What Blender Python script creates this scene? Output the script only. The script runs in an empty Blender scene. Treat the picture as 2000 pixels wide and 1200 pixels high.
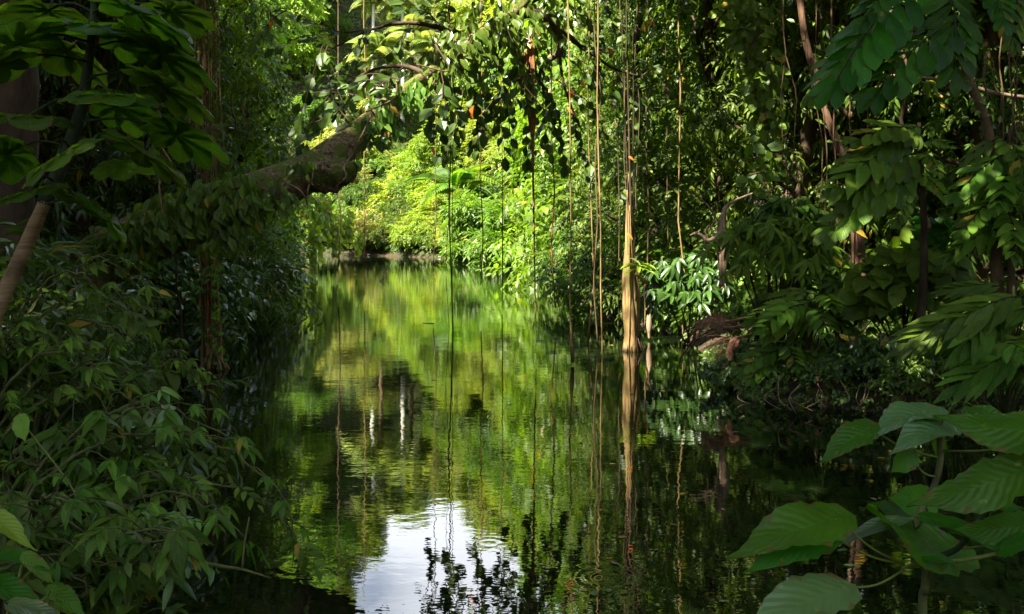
import bpy, math, random
import numpy as np
from mathutils import Vector, Matrix, Euler

SC = bpy.context.scene
COL = SC.collection
R = math.radians
rng = np.random.default_rng(7)
random.seed(7)

# ------------------------------------------------------------------ camera
EYE = 2.0; FPX = 1920.0; HOR = 460.0            # photo pixels (2000 x 1200)
cam = bpy.data.cameras.new('camera'); camo = bpy.data.objects.new('camera', cam)
COL.objects.link(camo); SC.camera = camo
camo.location = (0, 0, EYE); camo.rotation_euler = (R(90), 0, 0)
cam.sensor_width = 36; cam.lens = 36 * FPX / 2000
cam.shift_y = (HOR - 600) / 2000
cam.clip_start = 0.05; cam.clip_end = 2000
SC.render.resolution_x = 1024; SC.render.resolution_y = 614

def A(px, py, D):
    """world point that the photo shows at (px,py) when it stands D metres ahead"""
    return np.array([(px - 1000) / FPX * D, D, EYE - (py - HOR) / FPX * D])

# ------------------------------------------------------------------ light
SUN = np.array([-0.42, -0.43, 0.80]); SUN /= np.linalg.norm(SUN)
elev = math.asin(SUN[2])
w = bpy.data.worlds.new('World'); SC.world = w; w.use_nodes = True
nt = w.node_tree; nt.nodes.clear()
def nd(t, kind, **kw):
    n = t.nodes.new(kind)
    for k, v in kw.items(): setattr(n, k, v)
    return n
out = nd(nt, 'ShaderNodeOutputWorld'); bg = nd(nt, 'ShaderNodeBackground')
sky = nd(nt, 'ShaderNodeTexSky', sky_type='NISHITA', sun_disc=False, sun_elevation=elev,
         sun_rotation=math.atan2(SUN[0], SUN[1]))
tc = nd(nt, 'ShaderNodeTexCoord'); mp = nd(nt, 'ShaderNodeMapping'); mp.inputs['Scale'].default_value = (1, 1, 2.2)
ns = nd(nt, 'ShaderNodeTexNoise'); ns.inputs['Scale'].default_value = 2.6; ns.inputs['Detail'].default_value = 7; ns.inputs['Roughness'].default_value = .55
cr = nd(nt, 'ShaderNodeValToRGB'); cr.color_ramp.elements[0].position = .40; cr.color_ramp.elements[1].position = .56
mx = nd(nt, 'ShaderNodeMixRGB'); mx.inputs[2].default_value = (9.2, 9.6, 10.3, 1)
nt.links.new(tc.outputs['Generated'], mp.inputs[0]); nt.links.new(mp.outputs[0], ns.inputs[0])
nt.links.new(ns.outputs[0], cr.inputs[0])
# the cloud bank stands over the head of the valley (+Y); the rest of the sky is mostly clear
sx = nd(nt, 'ShaderNodeSeparateXYZ'); nt.links.new(tc.outputs['Generated'], sx.inputs[0])
mr = nd(nt, 'ShaderNodeMapRange', interpolation_type='SMOOTHSTEP'); mr.inputs[1].default_value = .55; mr.inputs[2].default_value = .90; mr.inputs[3].default_value = .40
nt.links.new(sx.outputs[1], mr.inputs[0])
mu = nd(nt, 'ShaderNodeMath', operation='MULTIPLY'); nt.links.new(cr.outputs[0], mu.inputs[0]); nt.links.new(mr.outputs[0], mu.inputs[1]); nt.links.new(mu.outputs[0], mx.inputs[0])
nt.links.new(sky.outputs[0], mx.inputs[1]); nt.links.new(mx.outputs[0], bg.inputs[0])
bg.inputs[1].default_value = 0.07
nt.links.new(bg.outputs[0], out.inputs[0])
sun = bpy.data.lights.new('sun', 'SUN'); sun.energy = 5.0; sun.angle = R(0.5); sun.color = (1, .93, .80)
suno = bpy.data.objects.new('sun', sun); COL.objects.link(suno)
suno.rotation_euler = Vector(SUN).to_track_quat('Z', 'Y').to_euler()
SC.view_settings.view_transform = 'Standard'; SC.view_settings.look = 'None'
SC.view_settings.exposure = 2.5; SC.view_settings.gamma = 1
SC.cycles.use_denoising = True
SC.cycles.max_bounces = 7; SC.cycles.diffuse_bounces = 3; SC.cycles.glossy_bounces = 3
SC.cycles.transmission_bounces = 3; SC.cycles.transparent_max_bounces = 4
SC.cycles.sample_clamp_indirect = 6
SC.cycles.caustics_reflective = False; SC.cycles.caustics_refractive = False

# ------------------------------------------------------------------ materials
def new_mat(name):
    m = bpy.data.materials.new(name); m.use_nodes = True
    t = m.node_tree; t.nodes.clear()
    o = nd(t, 'ShaderNodeOutputMaterial')
    return m, t, o
def rgb(c): return (c[0], c[1], c[2], 1)
def mixc(t, fac, a, b):
    n = nd(t, 'ShaderNodeMixRGB')
    for i, v in enumerate((fac, a, b)):
        if hasattr(v, 'links'): t.links.new(v, n.inputs[i])
        elif i == 0: n.inputs[0].default_value = v
        else: n.inputs[i].default_value = rgb(v)
    return n.outputs[0]
def mth(t, op, a, b=None, clamp=False):
    n = nd(t, 'ShaderNodeMath', operation=op, use_clamp=clamp)
    for i, v in enumerate((a, b)):
        if v is None: continue
        if hasattr(v, 'links'): t.links.new(v, n.inputs[i])
        else: n.inputs[i].default_value = v
    return n.outputs[0]
def leaf_mat(name, dark, light, odd=(.30, .22, .03), odd_share=.012, transl=.32, rough=.42, vein=0, spec=.5, holes=False):
    m, t, o = new_mat(name)
    g = nd(t, 'ShaderNodeNewGeometry'); oi = nd(t, 'ShaderNodeObjectInfo')
    isl = g.outputs['Random Per Island']
    col = mixc(t, isl, dark, light)
    f2 = mth(t, 'FRACT', mth(t, 'MULTIPLY', isl, 37.7))
    # plant to plant difference in hue
    hs = nd(t, 'ShaderNodeHueSaturation')
    t.links.new(mth(t, 'ADD', mth(t, 'MULTIPLY', oi.outputs['Random'], .040), .462), hs.inputs['Hue'])
    t.links.new(mth(t, 'MULTIPLY', mth(t, 'ADD', mth(t, 'MULTIPLY', f2, .7), .68), mth(t, 'ADD', mth(t, 'MULTIPLY', mth(t, 'FRACT', mth(t, 'MULTIPLY', oi.outputs['Random'], 7.3)), .55), .75)), hs.inputs['Value'])
    t.links.new(col, hs.inputs['Color']); col = hs.outputs[0]
    isodd = mth(t, 'LESS_THAN', mth(t, 'FRACT', mth(t, 'MULTIPLY', isl, 91.3)), odd_share)
    col = mixc(t, isodd, col, odd)
    bs = nd(t, 'ShaderNodeBsdfPrincipled')
    bs.inputs['Roughness'].default_value = rough
    bs.inputs['Specular IOR Level'].default_value = spec
    if vein:
        uv = nd(t, 'ShaderNodeUVMap'); sp = nd(t, 'ShaderNodeSeparateXYZ'); t.links.new(uv.outputs[0], sp.inputs[0])
        u, v = sp.outputs[0], sp.outputs[1]
        av = mth(t, 'ABSOLUTE', v)
        mid = mth(t, 'LESS_THAN', av, .035)
        ph = mth(t, 'SUBTRACT', mth(t, 'MULTIPLY', u, vein), mth(t, 'MULTIPLY', av, vein * .28))
        fr = mth(t, 'ABSOLUTE', mth(t, 'SUBTRACT', mth(t, 'FRACT', ph), .5))
        side = mth(t, 'LESS_THAN', fr, .055)
        vm = mth(t, 'MAXIMUM', mid, mth(t, 'MULTIPLY', side, .45))
        col = mixc(t, mth(t, 'MULTIPLY', vm, .27), col, (light[0] * 1.9 + .02, light[1] * 1.6 + .02, light[2] * 1.6 + .01))
        # blotches, sparse yellow spots
        n1 = nd(t, 'ShaderNodeTexNoise'); n1.inputs['Scale'].default_value = 26; n1.inputs['Detail'].default_value = 3
        tcx = nd(t, 'ShaderNodeTexCoord'); t.links.new(tcx.outputs['Object'], n1.inputs[0])
        spot = mth(t, 'MULTIPLY', mth(t, 'SUBTRACT', n1.outputs[0], .655, True), 9, True)
        col = mixc(t, spot, col, (.22, .26, .03))
        edge = mth(t, 'MULTIPLY', mth(t, 'GREATER_THAN', mth(t, 'ADD', mth(t, 'MULTIPLY', av, .5), n1.outputs[0]), 1.03), .8)
        col = mixc(t, edge, col, (.13, .085, .02))
        n2 = nd(t, 'ShaderNodeTexNoise'); n2.inputs['Scale'].default_value = 9; t.links.new(tcx.outputs['Object'], n2.inputs[0])
        hs2 = nd(t, 'ShaderNodeHueSaturation'); t.links.new(col, hs2.inputs['Color'])
        t.links.new(mth(t, 'ADD', mth(t, 'MULTIPLY', n2.outputs[0], .7), .65), hs2.inputs['Value']); col = hs2.outputs[0]
        bp = nd(t, 'ShaderNodeBump'); bp.inputs['Strength'].default_value = .32; bp.inputs['Distance'].default_value = .007
        sw = mth(t, 'MULTIPLY', fr, 1.6)
        hgt = mth(t, 'ADD', sw, mth(t, 'MULTIPLY', n2.outputs[0], .6))
        t.links.new(hgt, bp.inputs['Height']); t.links.new(bp.outputs[0], bs.inputs['Normal'])
    t.links.new(col, bs.inputs['Base Color'])
    tr = nd(t, 'ShaderNodeBsdfTranslucent')
    tcol = nd(t, 'ShaderNodeMixRGB', blend_type='MULTIPLY'); tcol.inputs[0].default_value = 1
    t.links.new(col, tcol.inputs[1]); tcol.inputs[2].default_value = (1.9, 2.0, .7, 1)
    t.links.new(tcol.outputs[0], tr.inputs[0])
    ms = nd(t, 'ShaderNodeMixShader'); ms.inputs[0].default_value = transl
    t.links.new(bs.outputs[0], ms.inputs[1]); t.links.new(tr.outputs[0], ms.inputs[2])
    t.links.new(ms.outputs[0], o.inputs[0])
    return m
def rough_mat(name, c1, c2, scale=8, stretch=(1, 1, 1), bump=.4, rough=.85, c3=None, c3pos=.62, dist=.03):
    m, t, o = new_mat(name)
    tcx = nd(t, 'ShaderNodeTexCoord'); mpp = nd(t, 'ShaderNodeMapping'); mpp.inputs['Scale'].default_value = stretch
    t.links.new(tcx.outputs['Object'], mpp.inputs[0])
    n1 = nd(t, 'ShaderNodeTexNoise'); n1.inputs['Scale'].default_value = scale; n1.inputs['Detail'].default_value = 8; n1.inputs['Roughness'].default_value = .65
    t.links.new(mpp.outputs[0], n1.inputs[0])
    rp = nd(t, 'ShaderNodeValToRGB'); rp.color_ramp.elements[0].position = .36; rp.color_ramp.elements[1].position = .64
    rp.color_ramp.elements[0].color = rgb(c1); rp.color_ramp.elements[1].color = rgb(c2)
    t.links.new(n1.outputs[0], rp.inputs[0]); col = rp.outputs[0]
    if c3:
        n2 = nd(t, 'ShaderNodeTexNoise'); n2.inputs['Scale'].default_value = scale * .3; n2.inputs['Detail'].default_value = 5
        t.links.new(tcx.outputs['Object'], n2.inputs[0])
        f = mth(t, 'MULTIPLY', mth(t, 'SUBTRACT', n2.outputs[0], c3pos - .08, True), 8, True)
        col = mixc(t, f, col, c3)
    bs = nd(t, 'ShaderNodeBsdfPrincipled'); bs.inputs['Roughness'].default_value = rough
    bs.inputs['Specular IOR Level'].default_value = .25
    bp = nd(t, 'ShaderNodeBump'); bp.inputs['Strength'].default_value = bump; bp.inputs['Distance'].default_value = dist
    t.links.new(n1.outputs[0], bp.inputs['Height']); t.links.new(bp.outputs[0], bs.inputs['Normal'])
    t.links.new(col, bs.inputs['Base Color']); t.links.new(bs.outputs[0], o.inputs[0])
    return m

M = {}
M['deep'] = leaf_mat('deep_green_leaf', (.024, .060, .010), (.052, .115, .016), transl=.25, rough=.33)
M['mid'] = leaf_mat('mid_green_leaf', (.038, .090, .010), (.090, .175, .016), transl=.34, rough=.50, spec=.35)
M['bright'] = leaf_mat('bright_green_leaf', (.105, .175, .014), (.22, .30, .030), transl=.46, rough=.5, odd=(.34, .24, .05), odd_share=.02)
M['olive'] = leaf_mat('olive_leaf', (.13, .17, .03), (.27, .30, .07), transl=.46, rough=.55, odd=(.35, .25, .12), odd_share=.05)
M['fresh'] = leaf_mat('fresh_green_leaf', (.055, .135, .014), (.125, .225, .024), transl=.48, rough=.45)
M['near'] = leaf_mat('near_shrub_leaf', (.044, .122, .011), (.092, .200, .019), odd_share=.005, transl=.34, spec=.2, rough=.46, vein=9)
M['broad'] = leaf_mat('broad_leaf', (.016, .095, .003), (.034, .145, .005), odd_share=0, transl=.45, spec=.28, rough=.40, vein=11)
M['pale'] = leaf_mat('pale_sheen_leaf', (.035, .085, .022), (.06, .125, .035), odd_share=0, transl=.20, rough=.34, vein=11)  # pale tone that also carries the whitish sheen of leaf tops
M['lime'] = leaf_mat('lime_and_lit_leaf', (.10, .22, .012), (.15, .30, .02), transl=.40, rough=.38, vein=11)  # lime green; on single leaves the colour stands in for bright light
M['umbrella'] = leaf_mat('umbrella_leaf', (.045, .125, .012), (.085, .190, .018), odd_share=0, transl=.58, spec=.3, rough=.48, vein=9)
M['leather'] = leaf_mat('leathery_leaf', (.022, .060, .010), (.060, .125, .018), odd=(.40, .13, .02), odd_share=.01, transl=.22, rough=.42, spec=.3)
M['creep'] = leaf_mat('creeper_leaf', (.036, .105, .012), (.095, .19, .022), odd=(.35, .20, .03), odd_share=.008, transl=.30, rough=.35)
M['yellow'] = leaf_mat('yellowed_leaf', (.32, .26, .03), (.42, .30, .03), transl=.35, rough=.5, vein=9)
M['orange'] = leaf_mat('orange_leaf', (.45, .17, .02), (.50, .22, .03), transl=.35, rough=.5)
M['plume'] = leaf_mat('palm_leaflet', (.14, .20, .06), (.26, .32, .12), transl=.35, rough=.45)
M['dead'] = leaf_mat('dead_frond', (.22, .115, .06), (.38, .22, .12), transl=.15, rough=.7)
M['bark'] = rough_mat('mossy_bark', (.040, .026, .014), (.36, .24, .13), 19, (1, 1, 1), .9, c3=(.11, .14, .02), c3pos=.50, dist=.08)
M['darkbark'] = rough_mat('dark_bark', (.030, .018, .010), (.095, .060, .035), 6, (1, 1, .35), .7)
M['redbark'] = rough_mat('reddish_bark', (.09, .045, .025), (.26, .15, .085), 9, (1, 1, .3), .8)
M['root'] = rough_mat('aerial_root', (.11, .068, .025), (.38, .245, .095), 14, (3, 3, .25), .8, c3=(.20, .17, .05), c3pos=.6, dist=.02)
M['vine'] = rough_mat('vine_stem', (.055, .034, .018), (.16, .105, .05), 10, (1, 1, .3), .4)
M['redroot'] = rough_mat('red_brown_root', (.12, .045, .02), (.32, .14, .055), 14, (2, 2, .3), .8)
M['palewood'] = rough_mat('pale_wood', (.18, .11, .065), (.50, .36, .24), 9, (3, 3, .22), .7)
M['whitebark'] = rough_mat('white_palm_bark', (.38, .35, .29), (.70, .67, .60), 3, (1, 1, 2.0), .3)
M['twig'] = rough_mat('green_twig', (.05, .06, .018), (.11, .12, .035), 12, (1, 1, 1), .2)
M['darkstem'] = rough_mat('dark_stem', (.012, .022, .008), (.035, .05, .018), 12, (1, 1, .4), .3)
M['cane'] = rough_mat('ringed_cane', (.20, .125, .06), (.34, .23, .12), 16, (.4, .4, 4), .35, c3=(.09, .06, .03))
M['petiole'] = rough_mat('leaf_stalk', (.09, .12, .02), (.17, .20, .04), 12, (1, 1, 1), .1, rough=.5)
M['soil'] = rough_mat('bank_soil', (.020, .010, .006), (.10, .050, .026), 11, (1, 1, 1), .9, c3=(.020, .030, .010), c3pos=.50)
M['litter'] = rough_mat('dry_sticks', (.12, .075, .045), (.33, .23, .15), 9, (1, 1, 1), .3)
M['stone'] = rough_mat('stone', (.09, .08, .06), (.28, .26, .22), 5, (1, 1, 1), .5)

def water_mat():
    m, t, o = new_mat('lagoon_water')
    bs = nd(t, 'ShaderNodeBsdfPrincipled')
    bs.inputs['Base Color'].default_value = (.006, .010, .003, 1)
    bs.inputs['Roughness'].default_value = .012; bs.inputs['IOR'].default_value = 1.85
    tcx = nd(t, 'ShaderNodeTexCoord')
    def noise(sc, det, st):
        mpp = nd(t, 'ShaderNodeMapping'); mpp.inputs['Scale'].default_value = st
        t.links.new(tcx.outputs['Object'], mpp.inputs[0])
        n = nd(t, 'ShaderNodeTexNoise'); n.inputs['Scale'].default_value = sc; n.inputs['Detail'].default_value = det
        t.links.new(mpp.outputs[0], n.inputs[0]); return n.outputs[0]
    h = mth(t, 'ADD', mth(t, 'MULTIPLY', noise(1.1, 2, (1, 1, 1)), .0026), mth(t, 'MULTIPLY', noise(7.0, 2, (.8, 1.3, 1)), .00070))
    h = mth(t, 'ADD', h, mth(t, 'MULTIPLY', noise(24.0, 1, (.7, 1.4, 1)), .00010))
    sp = nd(t, 'ShaderNodeSeparateXYZ'); t.links.new(tcx.outputs['Object'], sp.inputs[0])
    for (px, py, k, amp, rad) in ((1185, 1130, 70, .0003, .36), (590, 1105, 60, .00022, .36), (955, 1062, 80, .00015, .22)):
        D = FPX * EYE / (py - HOR); cx, cy = (px - 1000) / FPX * D, D
        dx = mth(t, 'SUBTRACT', sp.outputs[0], cx); dy = mth(t, 'SUBTRACT', sp.outputs[1], cy)
        r = mth(t, 'SQRT', mth(t, 'ADD', mth(t, 'MULTIPLY', dx, dx), mth(t, 'MULTIPLY', dy, dy)))
        en = mth(t, 'SUBTRACT', 1.0, mth(t, 'DIVIDE', r, rad), True)
        h = mth(t, 'ADD', h, mth(t, 'MULTIPLY', mth(t, 'MULTIPLY', mth(t, 'SINE', mth(t, 'MULTIPLY', r, k)), en), amp))
    bp = nd(t, 'ShaderNodeBump'); bp.inputs['Strength'].default_value = 1; bp.inputs['Distance'].default_value = 1
    t.links.new(h, bp.inputs['Height']); t.links.new(bp.outputs[0], bs.inputs['Normal'])
    t.links.new(bs.outputs[0], o.inputs[0])
    return m
M['water'] = water_mat()

# ------------------------------------------------------------------ geometry helpers
class Geo:
    def __init__(s): s.V = []; s.F3 = []; s.F4 = []; s.U = []; s.n = 0
    def add(s, V, F3=None, F4=None, UV=None):
        V = np.asarray(V, float).reshape(-1, 3)
        s.V.append(V); s.U.append(np.zeros((len(V), 2)) if UV is None else np.asarray(UV, float))
        if F3 is not None and len(F3): s.F3.append(np.asarray(F3, int) + s.n)
        if F4 is not None and len(F4): s.F4.append(np.asarray(F4, int) + s.n)
        s.n += len(V)
        return s
    def arrays(s):
        V = np.concatenate(s.V) if s.V else np.zeros((0, 3)); U = np.concatenate(s.U) if s.U else np.zeros((0, 2))
        F3 = np.concatenate(s.F3) if s.F3 else np.zeros((0, 3), int)
        F4 = np.concatenate(s.F4) if s.F4 else np.zeros((0, 4), int)
        return V, F3, F4, U
    def build(s, name, mat, parent=None, smooth=False):
        V, F3, F4, U = s.arrays()
        me = bpy.data.meshes.new(name)
        me.vertices.add(len(V)); me.vertices.foreach_set('co', V.astype(np.float32).ravel())
        L = np.concatenate([F3.ravel(), F4.ravel()])
        me.loops.add(len(L)); me.loops.foreach_set('vertex_index', L.astype(np.int32))
        n3, n4 = len(F3), len(F4)
        me.polygons.add(n3 + n4)
        me.polygons.foreach_set('loop_start', np.concatenate([np.arange(n3) * 3, n3 * 3 + np.arange(n4) * 4]).astype(np.int32))
        me.polygons.foreach_set('use_smooth', np.full(n3 + n4, smooth))
        uvl = me.uv_layers.new(name='UVMap'); uvl.data.foreach_set('uv', U[L].astype(np.float32).ravel())
        me.materials.append(mat); me.update(); me.validate()
        o = bpy.data.objects.new(name, me); COL.objects.link(o)
        if parent is not None: o.parent = parent
        return o

def unit(a):
    a = np.asarray(a, float); return a / np.maximum(np.linalg.norm(a, axis=-1, keepdims=True), 1e-9)
def frames(D, U):
    D = unit(D); N = U - (U * D).sum(-1, keepdims=True) * D; N = unit(N + 1e-6)
    return D, N, np.cross(N, D)
class Tpl:
    """a template: x runs along the leaf, y across, z up"""
    def __init__(s, V, F3=None, F4=None, UV=None):
        s.V = np.asarray(V, float); s.F3 = np.zeros((0, 3), int) if F3 is None else np.asarray(F3, int).reshape(-1, 3)
        s.F4 = np.zeros((0, 4), int) if F4 is None else np.asarray(F4, int).reshape(-1, 4)
        s.UV = np.zeros((len(s.V), 2)) if UV is None else np.asarray(UV, float)
def place(geo, tp, P, D, U, S):
    P = np.atleast_2d(P); D = np.atleast_2d(D); U = np.atleast_2d(U); n = len(P)
    if n == 0: return
    S = np.broadcast_to(np.asarray(S, float), (n,))
    D, N, B = frames(D, U)
    V = P[:, None, :] + S[:, None, None] * (tp.V[None, :, 0:1] * D[:, None] + tp.V[None, :, 1:2] * B[:, None] + tp.V[None, :, 2:3] * N[:, None])
    k = len(tp.V); off = (np.arange(n) * k)[:, None, None]
    geo.add(V.reshape(-1, 3), (tp.F3[None] + off).reshape(-1, 3), (tp.F4[None] + off).reshape(-1, 4), np.tile(tp.UV, (n, 1)))

def t_tiny(w=.5):
    return Tpl([(0, 0, 0), (.42, w / 2, .07), (.42, -w / 2, .07), (1, 0, -.06)], [(0, 2, 3), (0, 3, 1)])
def t_leaf(w=.4, droop=.15, fold=.10, belly=.35):
    a, b = belly, belly + .36
    V = [(0, 0, 0), (a, w * .5, fold * w), (a, -w * .5, fold * w), (b, w * .36, fold * w - droop * .45), (b, -w * .36, fold * w - droop * .45),
         (1, 0, -droop), (a, 0, -.02), (b, 0, -droop * .5 - .02)]
    UV = [(0, 0), (a, 1), (a, -1), (b, 1), (b, -1), (1, 0), (a, 0), (b, 0)]
    return Tpl(V, [(0, 2, 6), (0, 6, 1), (7, 4, 5), (7, 5, 3)], [(6, 2, 4, 7), (6, 7, 3, 1)], UV)
def t_fine(w=.5, droop=.25, fold=.12, n=14, prof='ovate', serr=0., wave=0., heart=0., seed=0):
    r = np.random.default_rng(seed)
    ts = np.linspace(0, 1, n + 1); V = []; UV = []
    cols = (-1, -.55, 0, .55, 1)
    for i, t in enumerate(ts):
        if prof == 'ovate': wd = (math.sin(math.pi * min(1, t ** .62)) ** .75) * (1 - .25 * t) if t > 0 else 0
        elif prof == 'lance': wd = math.sin(math.pi * t ** .85) ** .9 if 0 < t < 1 else 0
        else: wd = (math.sin(math.pi * t ** 1.5) ** .6) if 0 < t < 1 else 0      # obovate
        if prof == 'ovate': wd *= 1 - .62 * min(1, max(0, (t - .70) / .24))
        if t >= .999: wd = .0
        s = 1 + (serr * (1 if i % 2 else -1) + r.normal(0, .035) if 0 < i < n else 0)
        for c in cols:
            y = c * wd * w * .5 * s
            x = t - (heart * (1 - t) ** 4 * abs(c) * 1.0)
            z = -droop * t ** 1.7 + fold * abs(c) * w * wd + wave * math.sin(t * 9 + c * 3) * abs(c)
            V.append((x, y, z)); UV.append((t, c))
    m = len(cols); F4 = []
    for i in range(n):
        for j in range(m - 1):
            a = i * m + j; F4.append((a, a + 1, a + m + 1, a + m))
    return Tpl(V, None, F4, UV)
def t_combine(parts):
    """parts: (tpl, P, D, U, S) -> a template"""
    g = Geo()
    for tp, P, D, U, S in parts: place(g, tp, P, D, U, S)
    V, F3, F4, UV = g.arrays(); return Tpl(V, F3, F4, UV)
def tube_arrays(path, rad, n=6, cap=True):
    P = np.asarray(path, float); rad = np.broadcast_to(np.asarray(rad, float), (len(P),))
    T = unit(np.gradient(P, axis=0)); ref = np.array([.31, .17, .93]) if abs(T[0][2]) < .9 else np.array([1., .1, 0])
    V = []; UVs = []; prev = None
    for i in range(len(P)):
        a = ref if prev is None else prev
        x = a - T[i] * a.dot(T[i]); x /= max(np.linalg.norm(x), 1e-6); prev = x; y = np.cross(T[i], x)
        an = np.linspace(0, 2 * math.pi, n, endpoint=False)
        V.append(P[i] + rad[i] * (np.cos(an)[:, None] * x + np.sin(an)[:, None] * y))
        UVs += [(i / len(P), k / n) for k in range(n)]
    V = np.concatenate(V); F = []
    for i in range(len(P) - 1):
        for k in range(n):
            a = i * n + k; b = i * n + (k + 1) % n; F.append((a, b, b + n, a + n))
    F3 = []
    if cap:
        c0, c1 = len(V), len(V) + 1
        V = np.vstack([V, P[0], P[-1]]); UVs += [(0, 0), (1, 0)]
        e = (len(P) - 1) * n
        for k in range(n): F3 += [(c0, (k + 1) % n, k), (c1, e + k, e + (k + 1) % n)]
    return V, F3, F, UVs
def add_tube(g, path, rad, n=6): g.add(*tube_arrays(path, rad, n)); return g
def smooth_path(pts, per=6):
    """Catmull-Rom through 3-D (or 4-D with radius) points"""
    p = np.asarray(pts, float); p = np.vstack([2 * p[0] - p[1], p, 2 * p[-1] - p[-2]]); o = []
    for i in range(1, len(p) - 2):
        for t in np.linspace(0, 1, per, endpoint=False):
            o.append(.5 * ((2 * p[i]) + (-p[i - 1] + p[i + 1]) * t + (2 * p[i - 1] - 5 * p[i] + 4 * p[i + 1] - p[i + 2]) * t * t + (-p[i - 1] + 3 * p[i] - 3 * p[i + 1] + p[i + 2]) * t ** 3))
    o.append(p[-2]); return np.array(o)
def wobble(path, amp, r, freq=1.):
    path = np.array(path); n = len(path)
    k = max(2, int(n * .25 * freq)); ctl = r.normal(0, amp, (k + 1, 3)); ctl[0] = 0
    x = np.linspace(0, k, n)
    for a in range(3): path[:, a] += np.interp(x, np.arange(k + 1), ctl[:, a])
    return path

def thing(name, label, cat, loc=(0, 0, 0), group=None, rz=0, s=1):
    o = bpy.data.objects.new(name, None); COL.objects.link(o)
    o.location = tuple(loc); o.rotation_euler = (0, 0, rz); o.scale = (s, s, s) if np.isscalar(s) else s
    o.empty_display_size = .2
    tag(o, label, cat, group); return o
def tag(o, label, cat, group=None, kind=None):
    if label: o['label'] = label
    if cat: o['category'] = cat
    if group: o['group'] = group
    if kind: o['kind'] = kind
    return o
def kids(o): return [c for c in KIDS.get(o.name, [])]
KIDS = {}
def remember(root):
    """index children once, so that copying is quick"""
    for o in list(COL.objects):
        if o.parent is not None: KIDS.setdefault(o.parent.name, [])
        if o.parent is not None and o not in KIDS[o.parent.name]: KIDS[o.parent.name].append(o)
def copy_tree(o, parent=None, tbl=None):
    c = o.copy(); COL.objects.link(c)
    if parent is not None: c.parent = parent
    for ch in tbl.get(o.name, ()): copy_tree(ch, c, tbl)
    return c
def table():
    t = {}
    for o in COL.objects:
        if o.parent is not None: t.setdefault(o.parent.name, []).append(o)
    return t

# ------------------------------------------------------------------ ground and water
SHORE = [(-2.3, 3.7), (-2.8, 6), (-3.9, 10), (-5.3, 15), (-5.9, 21), (-6.8, 28), (-9.4, 40), (-14.4, 60), (-19.5, 80), (-23, 99), (-14, 97),
         (-9, 90), (-4.5, 85), (-1.5, 76), (1.0, 66), (2.6, 60), (2.2, 45), (2.0, 32), (2.3, 24), (3.4, 20), (3.2, 16), (2.9, 13.4),
         (3.0, 11.8), (4.1, 11.1), (5.5, 10.4), (5.3, 9.2), (4.5, 7.2), (3.5, 4.8), (2.6, 3.6), (1.7, 3.4), (0.4, 3.3), (-1.2, 3.5)]
SP = np.array(SHORE)
def shore_dist(x, y):
    """signed distance to the shoreline, positive on land"""
    x = np.asarray(x, float); y = np.asarray(y, float)
    d = np.full(x.shape, 1e9); inside = np.zeros(x.shape, bool)
    for i in range(len(SP)):
        a = SP[i]; b = SP[(i + 1) % len(SP)]; e = b - a
        t = np.clip(((x - a[0]) * e[0] + (y - a[1]) * e[1]) / (e @ e), 0, 1)
        d = np.minimum(d, np.hypot(x - a[0] - t * e[0], y - a[1] - t * e[1]))
        c = (a[1] > y) != (b[1] > y)
        with np.errstate(divide='ignore', invalid='ignore'):
            xi = e[0] * (y - a[1]) / (e[1] if e[1] else 1e-9) + a[0]
        inside ^= c & (x < xi)
    return np.where(inside, -d, d)
def ground_h(x, y):
    x = np.asarray(x, float); y = np.asarray(y, float)
    d = shore_dist(x, y)
    far = np.clip((y - 45) / 35, 0, 1)
    far_k = 1 + .55 * np.clip((-x - 13) / 10, 0, 1) * far
    bank = .28 * np.clip(d / .35, 0, 1)
    near_h = .10 * np.clip(d - .35, 0, 4) + .42 * np.clip(d - 4.35, 0, 40)
    far_h = .74 * np.clip(d - .5, 0, 44) + .10 * np.clip(d - 36, 0, 200)
    h = bank + near_h * (1 - far) + far_h * far
    h = np.minimum(h * far_k, 24 + 12 * far * far_k)
    wob = .12 * np.sin(x * 1.3 + 1) * np.cos(y * 1.1) + .07 * np.sin(x * 3.1 + y * 2.3)
    h = h + wob * np.clip(d / 1.5, 0, 1) + far * np.clip(d / 6, 0, 1) * 1.2 * np.sin(x * .21 + 2) * np.cos(y * .17)
    return np.where(d < 0, np.maximum(-.9, d * .7) - .03, h)
def gz(x, y): return float(ground_h(np.array([x]), np.array([y]))[0])

g = Geo()
def grid(xs, ys):
    X, Y = np.meshgrid(xs, ys); Z = ground_h(X, Y); n = len(xs)
    V = np.stack([X, Y, Z], -1).reshape(-1, 3); i = np.arange(len(ys) - 1)[:, None] * n + np.arange(n - 1)[None]
    return V, np.stack([i, i + 1, i + n + 1, i + n], -1).reshape(-1, 4)
xs = np.concatenate([np.linspace(-400, -40, 16), np.linspace(-38, -12, 28), np.linspace(-11.8, 12, 110), np.linspace(13, 40, 28), np.linspace(45, 400, 16)])
ys = np.concatenate([np.linspace(-300, -12, 14), np.linspace(-10, 2, 12), np.linspace(2.2, 32, 130), np.linspace(33, 140, 90), np.linspace(146, 600, 18)])
V, F = grid(xs, ys); g.add(V, None, F)
terrain = g.build('terrain', M['soil'], smooth=True); tag(terrain, 'brown soil banks and hillsides round the lagoon', 'ground', kind='structure')
g = Geo(); g.add([(-60, -5, 0), (60, -5, 0), (60, 120, 0), (-60, 120, 0)], None, [(0, 1, 2, 3)])
water = g.build('water', M['water']); tag(water, 'still dark lagoon water mirroring the trees', 'water', kind='structure')

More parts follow.
